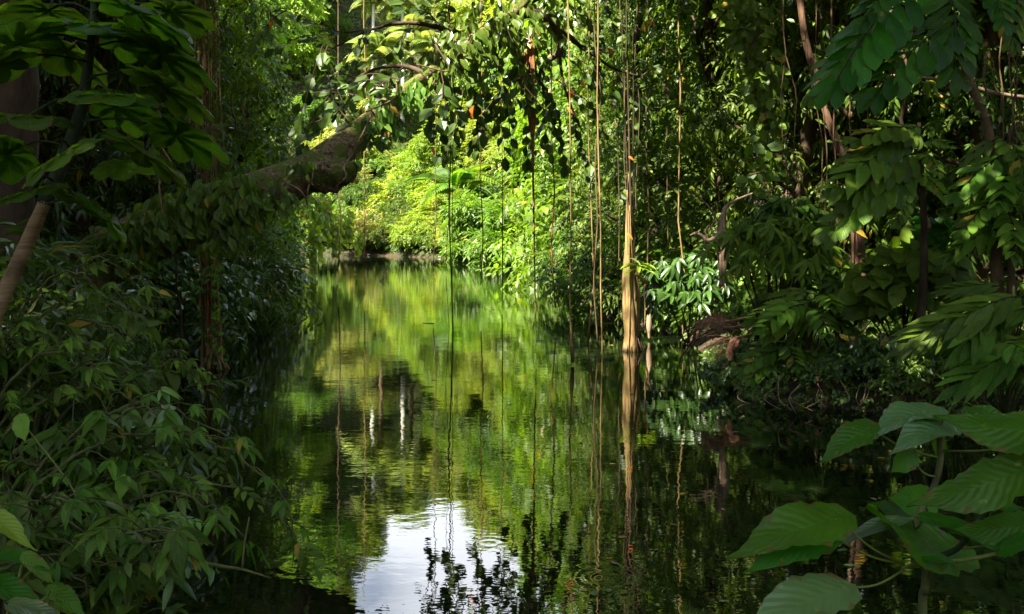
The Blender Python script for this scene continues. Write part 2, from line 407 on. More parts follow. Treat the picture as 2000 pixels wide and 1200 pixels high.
# ------------------------------------------------------------------ foliage templates
TINY = t_tiny(.55); TINYN = t_tiny(.36)
LEAF = t_leaf(.46); LANCE = t_leaf(.27, .22, .15, .38); ROUND = t_leaf(.62, .12, .08, .34); LEAFD = t_leaf(.42, .35)
def spray(tp, n=9, ang=55, size=.32, droop=.25, both=True, seed=0):
    r = np.random.default_rng(seed); parts = []
    P, D, U, S = [], [], [], []
    for i in range(n):
        t = .12 + .88 * i / (n - 1); sgn = (1 if i % 2 else -1)
        p = np.array([t, 0, -droop * t * t])
        if i == n - 1: d = np.array([1, 0, -.5])
        else: d = np.array([math.cos(R(ang)), sgn * math.sin(R(ang)), -.25 - droop * t]) + r.normal(0, .15, 3)
        P.append(p); D.append(d); U.append(np.array([0, 0, 1]) + r.normal(0, .22, 3)); S.append(size * (1.1 - .35 * abs(t - .5)) * r.uniform(.85, 1.15))
    return t_combine([(tp, np.array(P), np.array(D), np.array(U), np.array(S))])
def whorl(tp, n=6, size=1., droop=.5, seed=0, spread=300):
    r = np.random.default_rng(seed); P, D, U, S = [], [], [], []
    for i in range(n):
        a = R(-spread / 2 + spread * i / (n - 1)) + r.normal(0, .1)
        D.append((math.cos(a), math.sin(a), -droop + r.normal(0, .12))); U.append((math.cos(a) * .4, math.sin(a) * .4, 1)); P.append((0, 0, 0))
        S.append(size * (.72 + .28 * math.cos(a)) * r.uniform(.85, 1.1))
    return t_combine([(tp, np.array(P, float), np.array(D), np.array(U), np.array(S))])
SPR = [spray(LEAF, 9, seed=1), spray(LEAF, 8, 60, .36, .4, seed=2), spray(LANCE, 10, 45, .40, .45, seed=3), spray(ROUND, 8, 60, .30, .2, seed=4)]
SPR_L = [spray(LANCE, 9, 40, .45, .6, seed=5), whorl(LANCE, 7, .6, .55, seed=6), whorl(LANCE, 8, .6, .8, seed=16)]
SPR_R = [spray(ROUND, 8, 60, .33, .3, seed=7), spray(LEAF, 9, 55, .30, .3, seed=8)]
SPR_F = [spray(TINY, 8, 55, .42, .25, seed=9), spray(TINY, 7, 60, .46, .35, seed=10)]
SPR_FN = [spray(TINYN, 9, 50, .48, .4, seed=11)]

def fill_clumps(geo, clumps, n, tpls, size, r, droop=.35, inner=.5, up=1.0, squash=1.0):
    """scatter sprays over ellipsoid clumps (cx,cy,cz,rx,ry,rz); denser at the outside"""
    cl = np.array(clumps, float); wgt = (cl[:, 3] * cl[:, 4] + cl[:, 4] * cl[:, 5]); wgt /= wgt.sum()
    idx = r.choice(len(cl), n, p=wgt)
    dr = unit(r.normal(0, 1, (n, 3))); dr[:, 2] = np.where(dr[:, 2] < -.3, dr[:, 2] * .6, dr[:, 2]); rad = inner + (1 - inner) * r.random(n) ** .7
    P = cl[idx, :3] + dr * rad[:, None] * cl[idx, 3:6]
    out = dr.copy(); out[:, 2] *= .4
    D = unit(out + r.normal(0, .45, (n, 3))); D[:, 2] -= droop
    U = np.array([0, 0, up]) + .45 * dr + r.normal(0, .25, (n, 3))
    S = r.uniform(size[0], size[1], n); k = r.integers(0, len(tpls), n)
    for j, tp in enumerate(tpls):
        q = k == j; place(geo, tp, P[q], D[q], U[q], S[q])
    return P
def limbs(geo, base, top, r0, clumps, r, n=6, wob=.25):
    """a trunk from base to top and a limb out to each clump"""
    path = smooth_path([base, base + (top - base) * .33 + r.normal(0, wob, 3) * (1, 1, 0), base + (top - base) * .68 + r.normal(0, wob, 3) * (1, 1, 0), top], 5)
    rr = np.linspace(r0, r0 * .3, len(path)); rr[0] *= 1.35
    add_tube(geo, path, rr, 8)
    for c in clumps[:n * 3]:
        c = np.array(c[:3]); i = int(np.argmin(np.linalg.norm(path - (c - (0, 0, abs(c[2]) * .25)), axis=1))); i = min(i, len(path) - 2)
        m = (path[i] + c) / 2 + r.normal(0, .15, 3)
        p = smooth_path([path[i], m, c], 4); add_tube(geo, p, np.linspace(rr[i] * .5, rr[i] * .12 + .01, len(p)), 5)

PROTO = []          # prototypes are the first placed copy of their kind
def make_tree(name, H, cw, mat, tpls, nspray, size, seed, bark='darkbark', skirt=0., r0=None, droop=.35, clump=1.1, ncl=16, lean=0.):
    r = np.random.default_rng(seed)
    root = thing(name, 'x', 'tree')
    cl = []
    lo = H * (.5 if skirt == 0 else (1 - skirt) * .5)
    for i in range(ncl):
        z = lo + (H - lo) * (i + .5) / ncl
        t = (z - lo) / (H - lo); env = cw * (math.sin(math.pi * min(.95, .18 + .8 * t)) ** .6 if skirt == 0 else (1 - .45 * t ** 2.5))
        a = i * 2.4 + r.normal(0, .4); rad = env * r.uniform(.35, .85)
        s = clump * r.uniform(.75, 1.25)
        cl.append((rad * math.cos(a) + lean, rad * math.sin(a), z, s * 1.15, s * 1.15, s * .8))
    cl.append((lean, 0, H, clump, clump, clump * .7))
    gt = Geo(); limbs(gt, np.array([0, 0, -.4]), np.array([r.normal(0, .3) + lean * .8, r.normal(0, .3), H * .9]), r0 or H * .018 + .04, cl, r)
    gt.build('trunk', M[bark], root, True)
    gc = Geo(); fill_clumps(gc, cl, nspray, tpls, size, r, droop)
    gc.build('crown', mat, root)
    return root
def make_bush(name, w, h, mat, tpls, nspray, size, seed, droop=.3, ncl=9):
    r = np.random.default_rng(seed); root = thing(name, 'x', 'bush')
    cl = []
    for i in range(ncl):
        a = i * 2.4; q = math.sqrt((i + .3) / ncl) * w * .55; zz = h * (1 - (q / (w * .62)) ** 2) * r.uniform(.55, .8)
        s = w * .24 * r.uniform(.8, 1.2); cl.append((q * math.cos(a), q * math.sin(a), max(zz, s * .5), s, s, s * .85))
    gt = Geo()
    for c in cl:
        p = smooth_path([(r.normal(0, .05) * w, r.normal(0, .05) * w, -.2), (c[0] * .4, c[1] * .4, c[2] * .6), c[:3]], 4)
        add_tube(gt, p, np.linspace(.012 * h + .01, .006, len(p)), 5)
    gt.build('stem', M['darkbark'], root, True)
    gc = Geo(); fill_clumps(gc, cl, nspray, tpls, size, r, droop, .35); gc.build('foliage', mat, root)
    return root

# --- kinds of tree and bush (each kind's first copy is itself placed)
K = {}
K['canopy'] = [make_tree('canopy_tree', 17, 5.2, M['deep'], SPR, 880, (.8, 1.3), 100 + i, ncl=24, clump=1.7, r0=.35, lean=3.5 * i) for i in range(2)]
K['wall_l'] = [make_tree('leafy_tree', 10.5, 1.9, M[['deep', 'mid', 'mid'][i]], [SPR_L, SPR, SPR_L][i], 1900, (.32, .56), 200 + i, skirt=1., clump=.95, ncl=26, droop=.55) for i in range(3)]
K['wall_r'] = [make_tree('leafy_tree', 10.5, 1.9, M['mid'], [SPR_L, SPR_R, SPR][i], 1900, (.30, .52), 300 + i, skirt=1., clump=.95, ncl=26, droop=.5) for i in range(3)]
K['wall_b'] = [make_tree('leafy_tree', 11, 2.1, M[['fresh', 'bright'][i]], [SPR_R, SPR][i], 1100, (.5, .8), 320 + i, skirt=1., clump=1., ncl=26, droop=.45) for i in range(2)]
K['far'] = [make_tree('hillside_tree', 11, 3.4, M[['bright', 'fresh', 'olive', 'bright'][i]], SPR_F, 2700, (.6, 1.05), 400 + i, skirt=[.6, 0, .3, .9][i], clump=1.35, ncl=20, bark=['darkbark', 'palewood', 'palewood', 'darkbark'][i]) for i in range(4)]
K['farbush'] = [make_bush('hillside_bush', 4.2, 3.0, M[['bright', 'fresh', 'olive', 'mid'][i]], SPR_F if i < 3 else SPR_FN, 1200, (.4, .7), 500 + i, ncl=10) for i in range(4)]
K['bankbush'] = [make_bush('bank_shrub', 2.2, 1.9, M[['deep', 'mid', 'deep'][i]], [SPR_L, SPR, SPR_R][i], 330, (.34, .55), 600 + i) for i in range(3)]
TBL = table(); USED = set()
def put(kind, i, loc, rz, s, label, group=None, cat=None, mat=None):
    o = K[kind][i % len(K[kind])]
    if o.name in USED: o = copy_tree(o, None, TBL)
    else: USED.add(o.name)
    o.location = tuple(loc); o.rotation_euler = (0, 0, rz); o.scale = (s, s, s) if np.isscalar(s) else s
    tag(o, label, cat, group)
    return o

# canopy over the near water: keeps the sun off the foreground
CAN = [(-11, 0.8, 0), (-13, 10, 0), (-11, 17, 0),  (-16, 6, 0), (-17, 14, 0), (-17.5, 22, 0), (-5.5, -4, 0), (-12, -5, 0), (-19, 30, 0),
       (-8.2, 4.9, 1), (-9.2, 18.6, 1), (5.2, 4.0, 2), (7.2, 2.0, 2), (8.5, 12.5, 2), (7.0, 19.5, 2), (9, 20, 0), (11.5, 8, 0), (12, 17, 0), (-20, 9, 0), (13, 26, 0), (15, 13, 0), (10, 29, 0), (17, 20, 0)]
for i, (x, y, ln) in enumerate(CAN):
    put('canopy', 1 if ln else 0, (x, y, gz(x, y) - .2), {0: i * 1.7, 1: rng.normal(0, .2), 2: math.pi + rng.normal(0, .2)}[ln], rng.uniform(.9, 1.12), 'tall shade tree whose crown closes over the near water', 'tall trees over the near water')

# walls of leafy trees down both sides
def wall(kind, pts, label, group, s0=.8, s1=1.1):
    for i, (x, y) in enumerate(pts):
        put(kind, int(rng.integers(0, 9)), (x, y, gz(x, y) - .1), rng.uniform(0, 6.28), rng.uniform(s0, s1), label if isinstance(label, str) else (label[i] if i < len(label) - 1 else label[-1]), group)
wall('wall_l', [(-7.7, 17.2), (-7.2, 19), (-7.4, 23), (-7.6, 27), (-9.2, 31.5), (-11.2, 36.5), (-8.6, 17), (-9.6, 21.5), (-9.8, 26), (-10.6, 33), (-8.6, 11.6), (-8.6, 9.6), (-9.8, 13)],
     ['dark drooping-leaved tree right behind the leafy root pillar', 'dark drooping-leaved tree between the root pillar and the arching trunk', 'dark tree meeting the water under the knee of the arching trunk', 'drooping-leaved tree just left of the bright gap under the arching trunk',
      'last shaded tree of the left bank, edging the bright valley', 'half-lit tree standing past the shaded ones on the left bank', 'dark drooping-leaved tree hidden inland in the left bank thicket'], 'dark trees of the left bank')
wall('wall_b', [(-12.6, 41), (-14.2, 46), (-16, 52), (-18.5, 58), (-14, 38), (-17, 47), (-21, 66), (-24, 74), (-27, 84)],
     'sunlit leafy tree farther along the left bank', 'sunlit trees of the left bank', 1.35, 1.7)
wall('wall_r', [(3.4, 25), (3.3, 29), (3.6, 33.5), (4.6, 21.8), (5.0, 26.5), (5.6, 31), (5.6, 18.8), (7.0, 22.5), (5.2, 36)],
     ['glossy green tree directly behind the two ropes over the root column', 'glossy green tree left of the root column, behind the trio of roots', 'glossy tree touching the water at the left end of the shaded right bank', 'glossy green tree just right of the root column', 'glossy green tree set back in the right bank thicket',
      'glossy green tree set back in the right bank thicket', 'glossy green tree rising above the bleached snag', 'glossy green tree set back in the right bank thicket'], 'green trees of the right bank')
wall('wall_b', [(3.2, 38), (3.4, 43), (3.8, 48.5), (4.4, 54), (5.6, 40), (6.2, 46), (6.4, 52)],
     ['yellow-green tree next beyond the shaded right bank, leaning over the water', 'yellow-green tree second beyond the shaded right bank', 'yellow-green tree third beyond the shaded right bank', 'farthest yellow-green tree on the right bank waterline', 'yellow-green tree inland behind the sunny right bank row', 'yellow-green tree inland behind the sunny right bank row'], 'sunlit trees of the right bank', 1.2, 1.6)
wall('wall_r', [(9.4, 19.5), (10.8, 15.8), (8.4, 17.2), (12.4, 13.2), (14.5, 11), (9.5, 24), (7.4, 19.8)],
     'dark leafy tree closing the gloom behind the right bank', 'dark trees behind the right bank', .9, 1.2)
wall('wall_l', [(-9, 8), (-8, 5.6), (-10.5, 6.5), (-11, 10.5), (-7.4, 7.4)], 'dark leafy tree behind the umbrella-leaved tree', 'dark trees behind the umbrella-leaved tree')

# far hillside
r = np.random.default_rng(42)
n = 0
for row, d in enumerate((7, 13, 20, 27, 34, 42, 52)):
    for k in range(12 if row < 5 else 14):
        y0 = 80 + d
        x = (-26 + k * 3.9 + r.normal(0, .8)) * (1 + .006 * d)
        y = y0 + r.normal(0, 1.2) - max(0, x + 3) * 1.15 * (1 if x < 12 else .6)
        if shore_dist(np.array([x]), np.array([y]))[0] < 3.2: continue
        if not (-.30 < x / y < .28): continue
        if any(-1 < tt < 24 and math.hypot(x - (q - 1000) / FPX * 118 + .52 * tt, y - 118 + .54 * tt) < 4.2 for q in (727, 787) for tt in range(0, 24, 3)): continue
        if y < 119 and any(abs(x / y * FPX + 1000 - q) < (62 if y > 84 else 60) for q in (727, 787)): continue
        gap = -.148 < x / y < -.03                                    # the notch of sky at the valley's head
        if row < 2 and r.random() < .75: continue
        s = r.uniform(.7, 1.0) * (.84 if gap else 1.25) * (.8 if row < 2 else 1) * (1.15 if row > 4 else 1)
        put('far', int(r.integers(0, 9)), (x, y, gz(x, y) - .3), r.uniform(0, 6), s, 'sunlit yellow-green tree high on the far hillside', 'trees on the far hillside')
for k in range(62):
    t = k / 61; u = r.random()
    # along the far shore and up the slope
    x = -27 + 37 * r.random()
    y = np.interp(x, [-27, -14, -4.5, 1, 6], [101, 98, 86, 68, 56]) + 1.2 + 24 * u ** 1.6
    if not (-.26 < x / y < .14): continue
    put('farbush', int(r.integers(0, 9)), (x, y, gz(x, y) - .1), r.uniform(0, 6), r.uniform(.6, 1.15), 'bright rounded bush on the sunlit far slope', 'bushes on the far slope')

# creepers carpeting the far slope
def carpet(name, label, mat, region, n, size, r, tpls=(TINY,), lift=.15, cat='ground cover'):
    x0, x1, y0, y1, dmin, dmax = region
    X = r.uniform(x0, x1, n * 4); Y = r.uniform(y0, y1, n * 4); d = shore_dist(X, Y)
    q = (d > dmin) & (d < dmax); X, Y = X[q][:n], Y[q][:n]
    Z = ground_h(X, Y) + lift * (.2 + r.random(len(X)) * (1 + .8 * np.sin(X * 1.1) * np.cos(Y * .9)))
    P = np.stack([X, Y, Z], 1); D = unit(r.normal(0, 1, (len(X), 3)) * (1, 1, .25) - (0, .35, .35)); U = np.array([0, -.35, 1.]) + r.normal(0, .35, (len(X), 3))
    g = Geo(); k = r.integers(0, len(tpls), len(X)); S = r.uniform(size[0], size[1], len(X))
    for j, tp in enumerate(tpls): place(g, tp, P[k == j], D[k == j], U[k == j], S[k == j])
    o = g.build(name, mat); tag(o, label, cat, kind='stuff'); return o
carpet('creeper_cover', 'sunlit creepers carpeting the far slope', M['fresh'], (-30, 14, 58, 130, .2, 40), 30000, (.32, .6), r, SPR_F[:1], .9)
carpet('ground_creeper', 'dark creepers trailing over the right bank', M['creep'], (2.6, 10, 9.5, 15.5, -.12, 4), 7500, (.10, .20), r, (SPR_R[0], whorl(LEAF, 5, .55, .3, seed=31)), .22)
carpet('ground_cover', 'low leafy growth covering the left bank', M['mid'], (-12, -2.9, 3, 34, .0, 4), 5200, (.16, .34), r, (SPR_R[0], SPR[0]), .3)
carpet('undergrowth', 'shaded undergrowth along the right bank water edge', M['mid'], (1.8, 8, 18, 64, .0, 3.5), 4200, (.3, .55), r, (SPR_R[0], SPR[1]), .7)

# ------------------------------------------------------------------ pieces seen close: leaves, twigs, roots
def rtube(g, path, rad, n=14, amp=.14, r=None, freq=5):
    """a tube with an uneven, knotted surface"""
    V, F3, F4, UV = tube_arrays(path, rad, n); V = np.array(V); P = np.asarray(path); m = len(P)
    ph = (r or rng).uniform(0, 6, 6)
    for i in range(m):
        for k in range(n):
            a = 2 * math.pi * k / n; t = i / m * freq
            f = 1 + amp * (math.sin(2 * a + ph[0] + t * 2.1) * .5 + math.sin(3 * a + ph[1] - t * 3.3) * .35 + math.sin(5 * a + ph[2] + t * 7) * .25 + math.sin(t * 9 + ph[3]) * .3)
            V[i * n + k] = P[i] + (V[i * n + k] - P[i]) * f
    g.add(V, F3, F4, UV)
def pxpath(pts, per=6):
    w3 = [list(A(p[0], p[1], p[2])) + [p[3] if len(p) > 3 else .02] for p in pts]
    q = smooth_path(w3, per); return q[:, :3], np.maximum(q[:, 3], .002)
def leaf_obj(name, tp, base, tip, mat, parent, face=(0, -.35, 1), smooth=True, label=None):
    """one leaf as a mesh in its plant's own space, from its stalk end to its tip"""
    base = np.array(base); tip = np.array(tip); L = np.linalg.norm(tip - base)
    g = Geo(); place(g, tp, np.array([base - ORG]), np.array([tip - base]), np.array([face], float), [L])
    o = g.build(name, mat, parent, smooth)
    if label: o['label'] = label
    return o
ORG = np.zeros(3)
def begin(name, label, cat, loc, group=None):
    global ORG
    ORG = np.array(loc, float); return thing(name, label, cat, loc, group)
def tube_obj(name, path, rad, mat, parent, n=6, rough=False, amp=.14):
    g = Geo(); path = np.asarray(path) - ORG
    if rough: rtube(g, path, rad, n, amp)
    else: add_tube(g, path, rad, n)
    return g.build(name, mat, parent, True)
def twig_leaves(gl, gt, path, tp, size, r, step=.14, droop=.5, face=(0, -.3, 1), rad=.008, start=.15):
    """a leafy twig: alternate leaves along a path (world), tube to gt"""
    path = np.asarray(path); add_tube(gt, path - ORG, np.linspace(rad, rad * .4, len(path)), 5)
    seg = np.linalg.norm(np.diff(path, axis=0), axis=1); L = seg.sum(); cum = np.concatenate([[0], np.cumsum(seg)])
    n = max(3, int(L * (1 - start) / step)); P, D, U, S = [], [], [], []
    for i in range(n + 1):
        q = L * (start + (1 - start) * i / n); p = np.array([np.interp(q, cum, path[:, a]) for a in range(3)])
        j = min(len(path) - 2, int(np.searchsorted(cum, q, 'right') - 1)); t = unit(path[j + 1] - path[j])
        sd = np.cross(t, [0, 0, 1.]); sd = unit(sd + 1e-5) * (1 if i % 2 else -1)
        d = t * .55 + sd * .85 + np.array([0, 0, -droop]) + r.normal(0, .22, 3)
        if i == n: d = t + np.array([0, 0, -droop * .6])
        P.append(p - ORG); D.append(d); U.append(np.array(face) + r.normal(0, .3, 3)); S.append(size * r.uniform(.72, 1.15))
    place(gl, tp, np.array(P), np.array(D), np.array(U), np.array(S))

OVATE = t_fine(.44, .26, .12, 14, 'ovate', .05, .03, .10, 1)
OVATE_B = t_fine(.50, .26, .10, 18, 'ovate', .045, .04, .16, 2)
HEART = t_fine(.86, .20, .08, 16, 'ovate', .02, .015, .30, 3)
OBOV = t_fine(.42, .22, .10, 10, 'obov', 0, .01, 0, 4)
SLIM = t_fine(.26, .28, .14, 10, 'lance', 0, .01, 0, 5)
LOBE = t_fine(.64, .22, .06, 14, 'obov', .03, .045, 0, 6)
NEARLEAF = t_fine(.44, .30, .12, 7, 'ovate', .03, .01, .05, 8)

# ---- the leaning, arching tree over the water
rr_ = np.random.default_rng(11)
base = np.array([-6.3, 12.6, gz(-6.3, 12.6) - .2])
lt = begin('leaning_tree', 'mossy old tree leaning from the left bank and arching out over the water', 'tree', base)
pts = [(base[0], base[1], base[2], .50)] + [tuple(A(*p[:3])) + (p[3],) for p in
      [(170, 545, 12.4, .42), (330, 452, 12.4, .37), (480, 392, 12.5, .33), (570, 360, 12.7, .30), (640, 322, 12.9, .285), (700, 268, 13.3, .215), (765, 208, 14.0, .155),
       (840, 150, 15.0, .12), (930, 82, 16.4, .13), (1010, 22, 17.6, .11), (1080, -60, 18.5, .08), (1140, -160, 19, .05)]]
q = smooth_path(pts, 7); TR, TRr = q[:, :3] + (0, 0, .05), q[:, 3] * .86
tube_obj('trunk', TR, TRr, M['bark'], lt, 20, True, .13)
p, rd = pxpath([(590, 350, 12.75, .17), (630, 345, 12.6, .20), (664, 338, 12.5, .19), (688, 338, 12.45, .13), (694, 340, 12.44, .05)], 5)
tube_obj('broken_stub', p, rd, M['bark'], lt, 16, True, .26)
LIMBS = [[(1000, 30, 17.5, .10), (1050, 28, 17.8, .085), (1088, 60, 18, .075), (1092, 100, 18, .06), (1060, 130, 18, .04), (1050, 165, 18, .02)],
         [(1080, 40, 18, .07), (1130, 88, 18.2, .045), (1160, 108, 18.3, .035), (1200, 135, 18.4, .025), (1250, 150, 18.6, .015)],
         [(930, 82, 16.4, .06), (880, 60, 16.3, .05), (800, 45, 16.2, .035), (720, 60, 16.1, .022), (640, 100, 16, .012)],
         [(840, 150, 15, .05), (790, 130, 15.2, .035), (720, 140, 15.4, .02), (640, 190, 15.6, .012)],
         [(1040, 0, 18, .07), (1120, -40, 18.5, .05), (1200, -60, 19, .04), (1290, -30, 19.4, .02)],
         [(1092, 100, 18, .035), (1100, 160, 18.1, .025), (1118, 215, 18.2, .02), (1140, 262, 18.2, .01)]]
for L in LIMBS:
    p, rd = pxpath(L); tube_obj('limb', p, rd, M['darkbark'], lt, 8)
TW = [[(700, 250, 13.3), (665, 190, 13.6), (640, 120, 14)], [(765, 200, 14), (690, 185, 14.4), (600, 175, 14.8)], [(720, 60, 16.1), (650, 60, 16), (570, 20, 15.8)],
      [(640, 100, 16), (600, 70, 16), (560, 85, 16)], [(900, 100, 16), (925, 180, 16.2), (935, 270, 16.3)], [(880, 130, 15.6), (890, 210, 15.8), (885, 285, 16)],
      [(960, 70, 17), (985, 170, 17.2), (1000, 290, 17.4)], [(940, 80, 16.6), (960, 160, 16.8), (965, 245, 17)], [(1040, 120, 18), (1075, 220, 18), (1105, 320, 18)], [(1060, 130, 18), (1062, 230, 17.8), (1075, 300, 17.8)],
      [(1100, 160, 18.1), (1150, 220, 18.2), (1180, 290, 18.2)], [(1118, 215, 18.2), (1130, 280, 18.1), (1165, 340, 18)], [(1160, 108, 18.3), (1190, 170, 18.3), (1250, 195, 18.4)],
      [(1200, 135, 18.4), (1235, 200, 18.4), (1245, 260, 18.4)], [(800, 45, 16.2), (770, 95, 16), (735, 130, 16)], [(860, 50, 16.3), (830, 20, 16.2), (790, 5, 16)],
      [(720, 140, 15.4), (680, 160, 15.3), (620, 150, 15.2)], [(790, 130, 15.2), (740, 170, 15), (690, 230, 14.9)], [(790, 190, 14.4), (830, 225, 14.8), (860, 260, 15)],
      [(1120, -40, 18.5), (1140, 30, 18.5), (1165, 80, 18.4)], [(1000, 30, 17.5), (1010, 110, 17.6), (1030, 190, 17.7)], [(1060, 30, 17.9), (1130, 20, 18), (1160, 45, 18)],
      [(640, 190, 15.6), (610, 230, 15.5), (600, 280, 15.4)], [(1092, 100, 18), (1140, 140, 18), (1165, 170, 18)], [(690, 185, 14.4), (650, 230, 14.2), (600, 260, 14)],
      [(1200, -60, 19), (1180, 0, 18.8), (1205, 60, 18.6)], [(1250, 150, 18.6), (1290, 130, 18.6), (1330, 160, 18.6)], [(1075, 220, 18), (1040, 270, 18), (1030, 310, 18)],
      [(930, 180, 16.2), (900, 240, 16.2), (860, 300, 16)], [(985, 170, 17.2), (940, 230, 17.2), (930, 290, 17.1)], [(720, 60, 16.1), (700, 110, 16), (660, 140, 16)],
      [(560, 20, 15.8), (530, 40, 15.7), (500, 85, 15.6)], [(880, 60, 16.3), (870, -10, 16.2), (840, -60, 16)], [(1130, 88, 18.2), (1175, 95, 18), (1210, 90, 18)], [(860, 130, 14.4), (870, 200, 14.3), (850, 250, 14.2)], [(760, 160, 13.5), (700, 160, 13.6), (650, 215, 13.6)], [(640, 90, 14), (620, 140, 14), (585, 200, 14)], [(850, 90, 18), (835, 170, 18.5), (838, 235, 18.5)], [(900, 60, 18.5), (872, 140, 18.7), (882, 215, 18.7)]]
BIGL = t_leaf(.60, .14, .10, .42)
gl, gt = Geo(), Geo()
for tw in TW:
    for rep in range(2):
        j = rr_.normal(0, 14 * rep, (3, 2)); d = rr_.normal(0, .35 * rep)
        p, _ = pxpath([(a[0] + j[i][0], a[1] + j[i][1], a[2] + d) for i, a in enumerate(tw)], 5)
        twig_leaves(gl, gt, p, BIGL, .255, rr_, .17, .55, (0, -.9, .7), .012, .1)
gl.build('foliage', M['leather'], lt); gt.build('branchwork', M['darkbark'], lt)

# ---- climber with oval leaves on the arching trunk
def climber(name, label, clumps, n, tp, size, mat, seed, hang=1.0, stems=6):
    r = np.random.default_rng(seed)
    c0 = A(*clumps[0][:3]); o = begin(name, label, 'climbing plant', c0)
    gl, gt = Geo(), Geo(); cl = np.array([list(A(*c[:3])) + [c[3] * c[2] / FPX, (c[4] if len(c) > 4 else c[3]) * c[2] / FPX] for c in clumps])
    wgt = cl[:, 3] * cl[:, 4]; idx = r.choice(len(cl), n, p=wgt / wgt.sum())
    dr = unit(r.normal(0, 1, (n, 3))) * (r.random(n) ** .4)[:, None]
    P = cl[idx, :3] + dr * np.stack([cl[idx, 3], cl[idx, 3] * .6, cl[idx, 4]], 1) - ORG
    D = np.stack([r.normal(0, .45, n) + dr[:, 0] * .5, r.normal(-.15, .3, n), -hang + r.normal(0, .3, n)], 1)
    U = np.stack([r.normal(0, .4, n), np.full(n, -1.), r.uniform(.1, .8, n)], 1)
    place(gl, tp, P, D, U, r.uniform(size * .7, size * 1.2, n))
    for i in range(stems):
        a, b = cl[i % len(cl)], cl[(i + 1) % len(cl)]
        p = smooth_path([a[:3] + r.normal(0, .1, 3), (a[:3] + b[:3]) / 2 + r.normal(0, .12, 3), b[:3] + r.normal(0, .1, 3)], 5) - ORG
        add_tube(gt, p, .012, 5)
    gl.build('leaves', mat, o); gt.build('stem', M['vine'], o, True); return o
IVY = t_leaf(.52, .14, .10, .33)
climber('climbing_vine', 'dense oval-leaved climber smothering the upper end of the arching trunk',
        [(1010, 50, 17.4, 60, 55), (960, 40, 16.7, 60, 45), (905, 75, 16, 55, 45), (865, 110, 15.2, 45, 40), (835, 145, 14.7, 32, 22), (870, 120, 15.0, 30, 22), (905, 95, 15.6, 34, 24), (1030, 110, 17.6, 45, 60), (1090, 30, 18, 50, 50), (1060, 0, 18, 70, 30), (930, 120, 16.2, 40, 35)], 560, IVY, .19, M['creep'], 21)
climber('climbing_vine', 'oval-leaved climber clinging to the middle stretch of the arching trunk',
        [(745, 215, 13.5, 28, 40), (765, 245, 13.6, 30, 25), (710, 245, 13.1, 22, 18), (690, 315, 12.4, 14, 18), (740, 270, 13.4, 30, 16), (730, 235, 13.2, 30, 20), (790, 180, 13.9, 26, 20), (815, 165, 14.2, 20, 16), (800, 205, 14.1, 26, 18)], 190, IVY, .16, M['creep'], 22, 1.2)
climber('climbing_vine', 'small-leaved climber round the foot of the hanging red-brown root',
        [(1034, 165, 17.3, 20, 32), (1034, 200, 17.3, 12, 20), (1020, 150, 17.2, 15, 20)], 46, IVY, .18, M['creep'], 23)
climber('climbing_vine', 'leafy climber hiding the lower trunk of the arching tree',
        [(470, 400, 12.1, 50, 50), (440, 392, 11.9, 60, 50), (380, 405, 11.8, 60, 50), (320, 425, 11.7, 60, 50), (260, 455, 11.7, 50, 50), (480, 372, 12.0, 34, 24), (415, 370, 11.9, 50, 22), (350, 395, 11.8, 50, 24), (545, 378, 12.1, 28, 30), (590, 318, 12.2, 22, 14), (460, 360, 12.1, 40, 30), (240, 470, 11.9, 70, 60), (420, 460, 12, 60, 40)], 900, IVY, .17, M['mid'], 24)
# thin pale climber stems looping on the trunk
for k, L in enumerate([[(540, 385, 12.3), (556, 360, 12.25), (580, 368, 12.2), (596, 385, 12.3), (600, 400, 12.4)], [(604, 318, 12.4), (612, 340, 12.35), (603, 366, 12.4), (600, 388, 12.4)],
                       [(690, 300, 12.7), (672, 325, 12.3), (676, 345, 12.2), (660, 362, 12.3), (650, 380, 12.5)], [(835, 150, 14.7), (838, 170, 14.8), (848, 160, 14.8), (852, 150, 14.8)]]):
    p, _ = pxpath(L); ORG = p[0]
    o = tube_obj('vine_loop', p, .011, M['litter'], None, 5); o.location = tuple(ORG)
    tag(o, ['thin pale stem curling over the bark at the thick end of the arching trunk', 'thin pale stem hanging across the middle of the arching trunk', 'thin pale stem wrapped round the broken stub', 'short pale stem looped on the narrow upper trunk'][k], 'vine')

